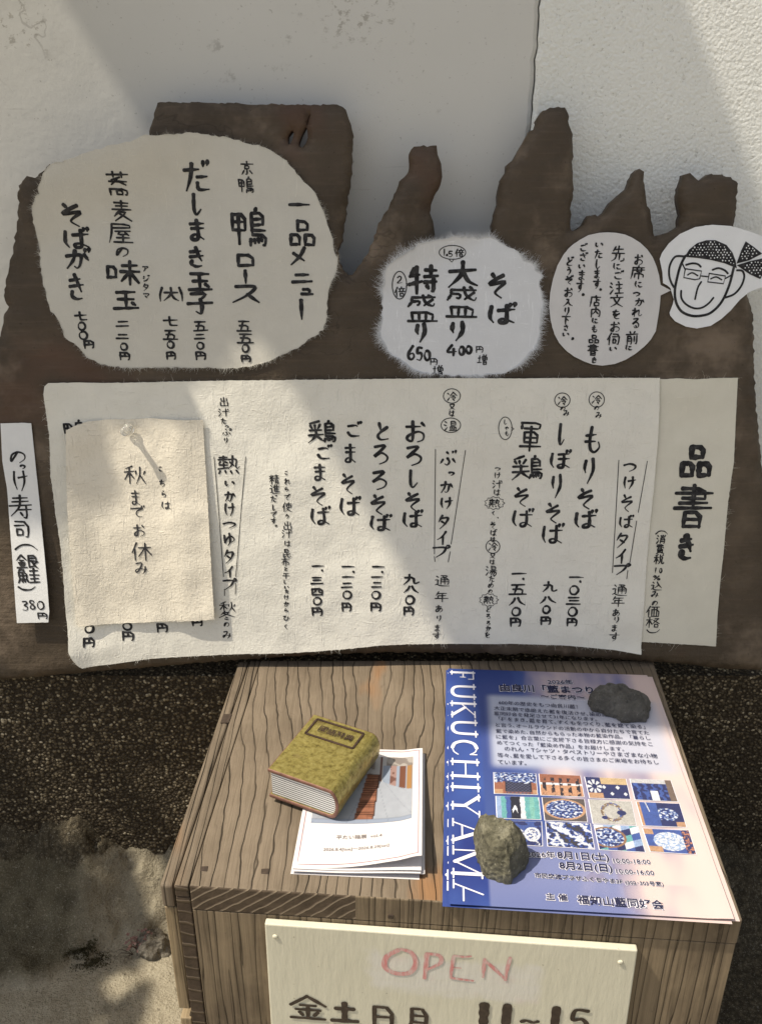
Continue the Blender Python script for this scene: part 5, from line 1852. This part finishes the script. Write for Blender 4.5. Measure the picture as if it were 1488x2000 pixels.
# ------------------------------------------------------------------ rocks holding the flyers down
def rock(name, label, outline_px, base, H, hf, mat, seed):
    ys = [y for _, y in outline_px]
    y0, y1 = min(ys), max(ys)
    lp = []
    for x, y in outline_px:
        t = (y - y0) / (y1 - y0)
        p = Plane((0, 0, base + H * (.55 * (1 - t) + .05)), (1, 0, 0), (0, 1, 0)).hit(x, y)
        lp.append((p.x, p.y))
    lp = refine(lp, .0016, .0014, 240, seed)
    V2, T = fill([lp], .0015)
    D = edge_dist(lp, V2)
    cx, cy = V2.mean(0)
    up, dn = [], []
    for (x, y), d in zip(V2, D):
        wob = fbm(x * 45, y * 45, seed + 2, 3)
        h = H * min(hf(x - cx, y - cy) + .16 * wob, .22 + d / .0075, .55 + d / .022)
        q = noise.voronoi(Vector((x * 70, y * 70, seed * 3.1)))[0]
        h += (.0045 * abs(q[1] - q[0]) - .0016 + .0022 * fbm(x * 150, y * 150, seed, 5)) * min(1, d / .004)
        up.append((x, y, base + max(.0002, h + .0024 * 0)))
        dn.append((x, y, base))
    n = len(V2)
    ec = {}
    for t in T:
        for i in range(3):
            ec[(t[i], t[(i + 1) % 3])] = 1
    side = [(b, a, a + n, b + n) for (a, b) in ec if (b, a) not in ec]
    o = obj(name, up + dn, T + [tuple(i + n for i in t[::-1]) for t in T] + side, mat)
    return tag(o, label, 'rock')
cr = lambda s: [(1130 + x / 8.753, 1310 + y / 8.753) for x, y in pts(s)]
fac = lambda planes: (lambda x, y: min(a + b * x + c * y for a, b, c in planes))
rock('rock', 'flat dark grey stone near the top right corner of the flyer', cr('160,480 185,410 190,340 250,280 310,235 400,220 470,190 560,200 680,208 780,240 860,280 920,330 1000,385 1100,410 1190,460 1225,510 1220,620 1190,760 1150,850 1040,862 900,870 800,885 720,870 690,820 640,785 560,760 480,740 420,690 350,655 250,640 200,600 190,560'), SZ + .0008, .017, fac([(1.0, -3, 2), (1.05, 6, -4), (1.35, -16, 0)]), M['rock_dark'], 3)
cr2 = lambda s: [(920 + x / 10.629, 1560 + y / 10.629) for x, y in pts(s)]
rock('rock', 'olive brown craggy stone on the lower left of the flyer', cr2('60,480 75,410 110,350 200,320 300,310 380,330 440,380 520,420 600,470 700,560 800,600 900,690 980,730 1080,820 1140,920 1190,1010 1200,1100 1180,1200 1160,1290 1090,1350 1000,1440 930,1540 860,1640 810,1740 770,1770 700,1740 600,1700 500,1640 400,1600 320,1570 260,1500 230,1400 180,1220 130,1080 110,950 100,820 90,650 65,560'), SZ + .0010, .034, fac([(1.0, 10, -3), (1.25, -22, 4), (1.3, 2, 18), (1.25, 4, -16)]), M['rock_green'], 8)

# ------------------------------------------------------------------ small things on the pavement
def gz(px, py):
    x, y = GR.uv(px, py)
    for _ in range(4):
        h = ground_h(x, y)[0]
        x, y = Plane((0, 0, h), (1, 0, 0), (0, 1, 0)).uv(px, py)
    return x, y, ground_h(x, y)[0]
x, y, z = gz(302, 1852)
n_ = 14
bm = bmesh.new()
bmesh.ops.create_icosphere(bm, subdivisions=4, radius=1)
for v in bm.verts:
    d = 1 + .35 * fbm(v.co.x * 1.3, v.co.y * 1.3, v.co.z * 1.3 + 5, 3)
    v.co = Vector((v.co.x * .020 * d, v.co.y * .017 * d, max(-.2, v.co.z) * .019 * d))
V = [Vector((x, y, z + .002)) + v.co for v in bm.verts]
F = [tuple(q.index for q in f.verts) for f in bm.faces]
bm.free()
tag(obj('pebble_stone', V, F, M['stone']), 'pale stone wedged beside the crate on the pavement edge', 'stone')
rnd = random.Random(11)
weed = empty('weed', (*gz(272, 1858)[:2], gz(272, 1858)[2]))
tag(weed, 'tiny reddish weed growing from the crack beside the pale stone', 'weed')
st, lv = MB(), MB()
wx, wy, wz = weed.location
for i in range(16):
    a, l = rnd.uniform(0, 6.28), rnd.uniform(.006, .022)
    tip = Vector((wx + math.cos(a) * l * .6, wy + math.sin(a) * l * .5, wz + l * 1.1))
    st.tube([(wx, wy, wz - .002), Vector((wx, wy, wz)).lerp(tip, .6) + Vector((0, 0, .002)), tip], [.0004, .0003, .0002], 5)
    for q in range(3):
        b = rnd.uniform(0, 6.28)
        w = rnd.uniform(.0018, .0034)
        d1 = Vector((math.cos(b), math.sin(b), rnd.uniform(-.2, .5))).normalized(); d2 = d1.cross(Vector((0, 0, 1))).normalized()
        c = tip + Vector((rnd.uniform(-.003, .003), rnd.uniform(-.003, .003), rnd.uniform(-.004, .003)))
        lv.add([c, c + d1 * w + d2 * w * .7, c + d1 * w * 2.0, c + d1 * w - d2 * w * .7], [(0, 1, 2, 3)])
for i in range(6):
    a = rnd.uniform(2.6, 4.6); l = rnd.uniform(.012, .026)
    st.tube([(wx - .006, wy - .004, wz), (wx - .006 + math.cos(a) * l * .6, wy + math.sin(a) * l * .6, wz + .006), (wx - .006 + math.cos(a) * l, wy + math.sin(a) * l, wz + .001)], [.0004, .0003, .0002], 5)
st.build('stem', M['bark'], weed)
lv.build('leaf', M['red_leaf'], weed)
ms = MB()
for i in range(2600):
    px, py = 172 + rnd.gauss(0, 20), 1872 + rnd.gauss(0, 11)
    x, y, z = gz(px, py)
    a = rnd.uniform(0, 6.28); l = rnd.uniform(.0008, .0022)
    d = Vector((math.cos(a) * l * .6, math.sin(a) * l * .6, l * .8)); w = Vector((-math.sin(a), math.cos(a), 0)) * .0007
    c = Vector((x, y, z))
    ms.add([c - w, c + w, c + d], [(0, 1, 2)])
tag(ms.build('moss', M['moss']), kind='stuff')

# ------------------------------------------------------------------ what throws the shade: a small canopy on the wall and a tree beside the door
SL = SUN_TRAVEL
CZ = 2.0
def lift(p, z): return p - SL * ((p.z - z) / SL.z)
cL = lift(BOARD.hit(868, 1250, .002), CZ).x
canopy = empty('door_canopy', (cL + .4, WALL_Y - .15, CZ))
tag(canopy, 'small timber canopy fixed to the wall above the board', 'canopy')
cR = lift(WALLP.hit(1440, 320), CZ).x
front_y = lift(Vector((.3, .69, ZT)), CZ).y
m = MB(); m.box(cL, cR, front_y, WALL_Y, CZ, CZ + .02)
m.build('roof_board', M['eave'], canopy)
m = MB()
for x in (cL + .08, cR - .08):
    m = MB()
    m.add([(x - .015, WALL_Y, CZ), (x + .015, WALL_Y, CZ), (x + .015, front_y + .06, CZ), (x - .015, front_y + .06, CZ), (x - .015, WALL_Y, CZ - .14), (x + .015, WALL_Y, CZ - .14)], [(0, 1, 2, 3), (0, 4, 5, 1), (2, 1, 5), (0, 3, 4), (3, 2, 5, 4)])
    m.build('bracket', M['eave'], canopy)

tree = empty('garden_tree', (-2.1, .55, 0))
tag(tree, 'leafy garden tree left of the board shading its left side', 'tree')
rnd = random.Random(21)
lv = MB()
def leaf_shape(c, size):
    a, b = rnd.uniform(0, 6.28), rnd.uniform(-.5, .5)
    d = Vector((math.cos(a), math.sin(a), b)).normalized()
    w = d.cross(Vector((rnd.uniform(-.3, .3), rnd.uniform(-.3, .3), 1))).normalized()
    q = ((0, .0), (.25, .30), (.55, .36), (.8, .2), (1, 0))
    return [c + d * size * (s - .5) + w * size * ww for s, ww in q] + [c + d * size * (s - .5) - w * size * ww for s, ww in q[3:0:-1]]
def leaf(c, size):
    P_ = leaf_shape(c, size)
    lv.add(P_, [tuple(range(len(P_)))])
def shadow_px(p, plane, off):
    o = plane.o + plane.n * off
    p = p + SL * ((o - p).dot(plane.n) / SL.dot(plane.n)) - CAM
    z = p.y * cp - p.z * sp
    return 744 + FPX * p.x / z, 1000 - FPX * (p.y * sp + p.z * cp) / z
def leaves_over(poly, lit, plane, off, n, z0, z1, size):
    """leaves of the overhanging twigs, leaving the gaps the sun comes through"""
    xs = [p_[0] for p_ in poly]; ys = [p_[1] for p_ in poly]
    k_ = tries = 0
    while k_ < n and tries < 12 * n:
        tries += 1
        x, y = rnd.uniform(min(xs), max(xs)), rnd.uniform(min(ys), max(ys))
        if not inside(poly, np.array([[x, y]]))[0]: continue
        s = plane.hit(x, y, off)
        P_ = leaf_shape(s - SL * ((rnd.uniform(z0, z1) - s.z) / -SL.z), size * rnd.uniform(.6, 1.3))
        Q = np.array([shadow_px(p_, plane, off) for p_ in P_])
        if any(inside(l_, Q).any() for l_ in lit): continue
        lv.add(P_, [tuple(range(len(P_)))])
        k_ += 1
SHADE1 = pts('-260,300 312,300 520,660 440,700 395,740 375,765 420,860 330,842 205,835 262,985 235,1035 130,1050 60,1045 0,1000 -260,960')
LIT1 = [pts('372,762 436,716 452,694 530,652 640,640 900,1300 -100,1300 -100,1015 0,1005 60,1045 130,1046 236,1030 260,985 208,846 330,846 420,864')]
leaves_over(SHADE1, LIT1, BOARD, .004, 3000, 1.06, 1.26, .040)
SHADE2 = pts('-300,1580 150,1600 340,1570 420,1700 420,2100 -300,2250')
def grow(P, k_=1.07):
    cx, cy = sum(p_[0] for p_ in P) / len(P), sum(p_[1] for p_ in P) / len(P)
    return [(cx + (p_[0] - cx) * k_, cy + (p_[1] - cy) * k_) for p_ in P]
LIT2 = [grow(pts(s)) for s in ('230,1724 238,1708 290,1678 330,1656 350,1645 350,1690 318,1696 282,1720 250,1727', '322,1735 350,1705 350,1850 333,1850 314,1790', '300,1864 345,1840 420,1830 420,2060 246,2060 275,1978 298,1950 290,1905 262,1898',
        '238,1766 252,1762 250,1786 236,1790', '234,1812 250,1810 246,1828 232,1824', '192,1926 222,1893 252,1882 248,1914 215,1932', '178,1997 215,1960 212,1986 190,2012')]
leaves_over(SHADE2, LIT2, GR, .010, 3200, 1.06, 1.24, .036)
for _ in range(420):
    leaf(Vector((min(-2.15, rnd.gauss(-2.6, .28)), rnd.gauss(.45, .2), rnd.gauss(2.0, .25))), .08)
lv.build('leaves', M['leaf'], tree)
m = MB()
m.tube([(-2.1, .55, -.02), (-2.08, .56, .7), (-2.0, .55, 1.3), (-1.95, .5, 1.9)], [.06, .05, .04, .02], 10)
m.build('trunk', M['bark'], tree)
m = MB()
for e in ((-1.1, .70, 1.55), (-1.35, .60, 1.75), (-.95, .72, 1.38), (-1.2, .55, 1.3), (-2.3, .3, 2.3)):
    m.tube([(-2.0, .55, 1.3), (-1.65, .58, 1.45 + .1 * (e[2] - 1.3)), e], [.022, .013, .004], 7)
m.build('branch', M['bark'], tree)
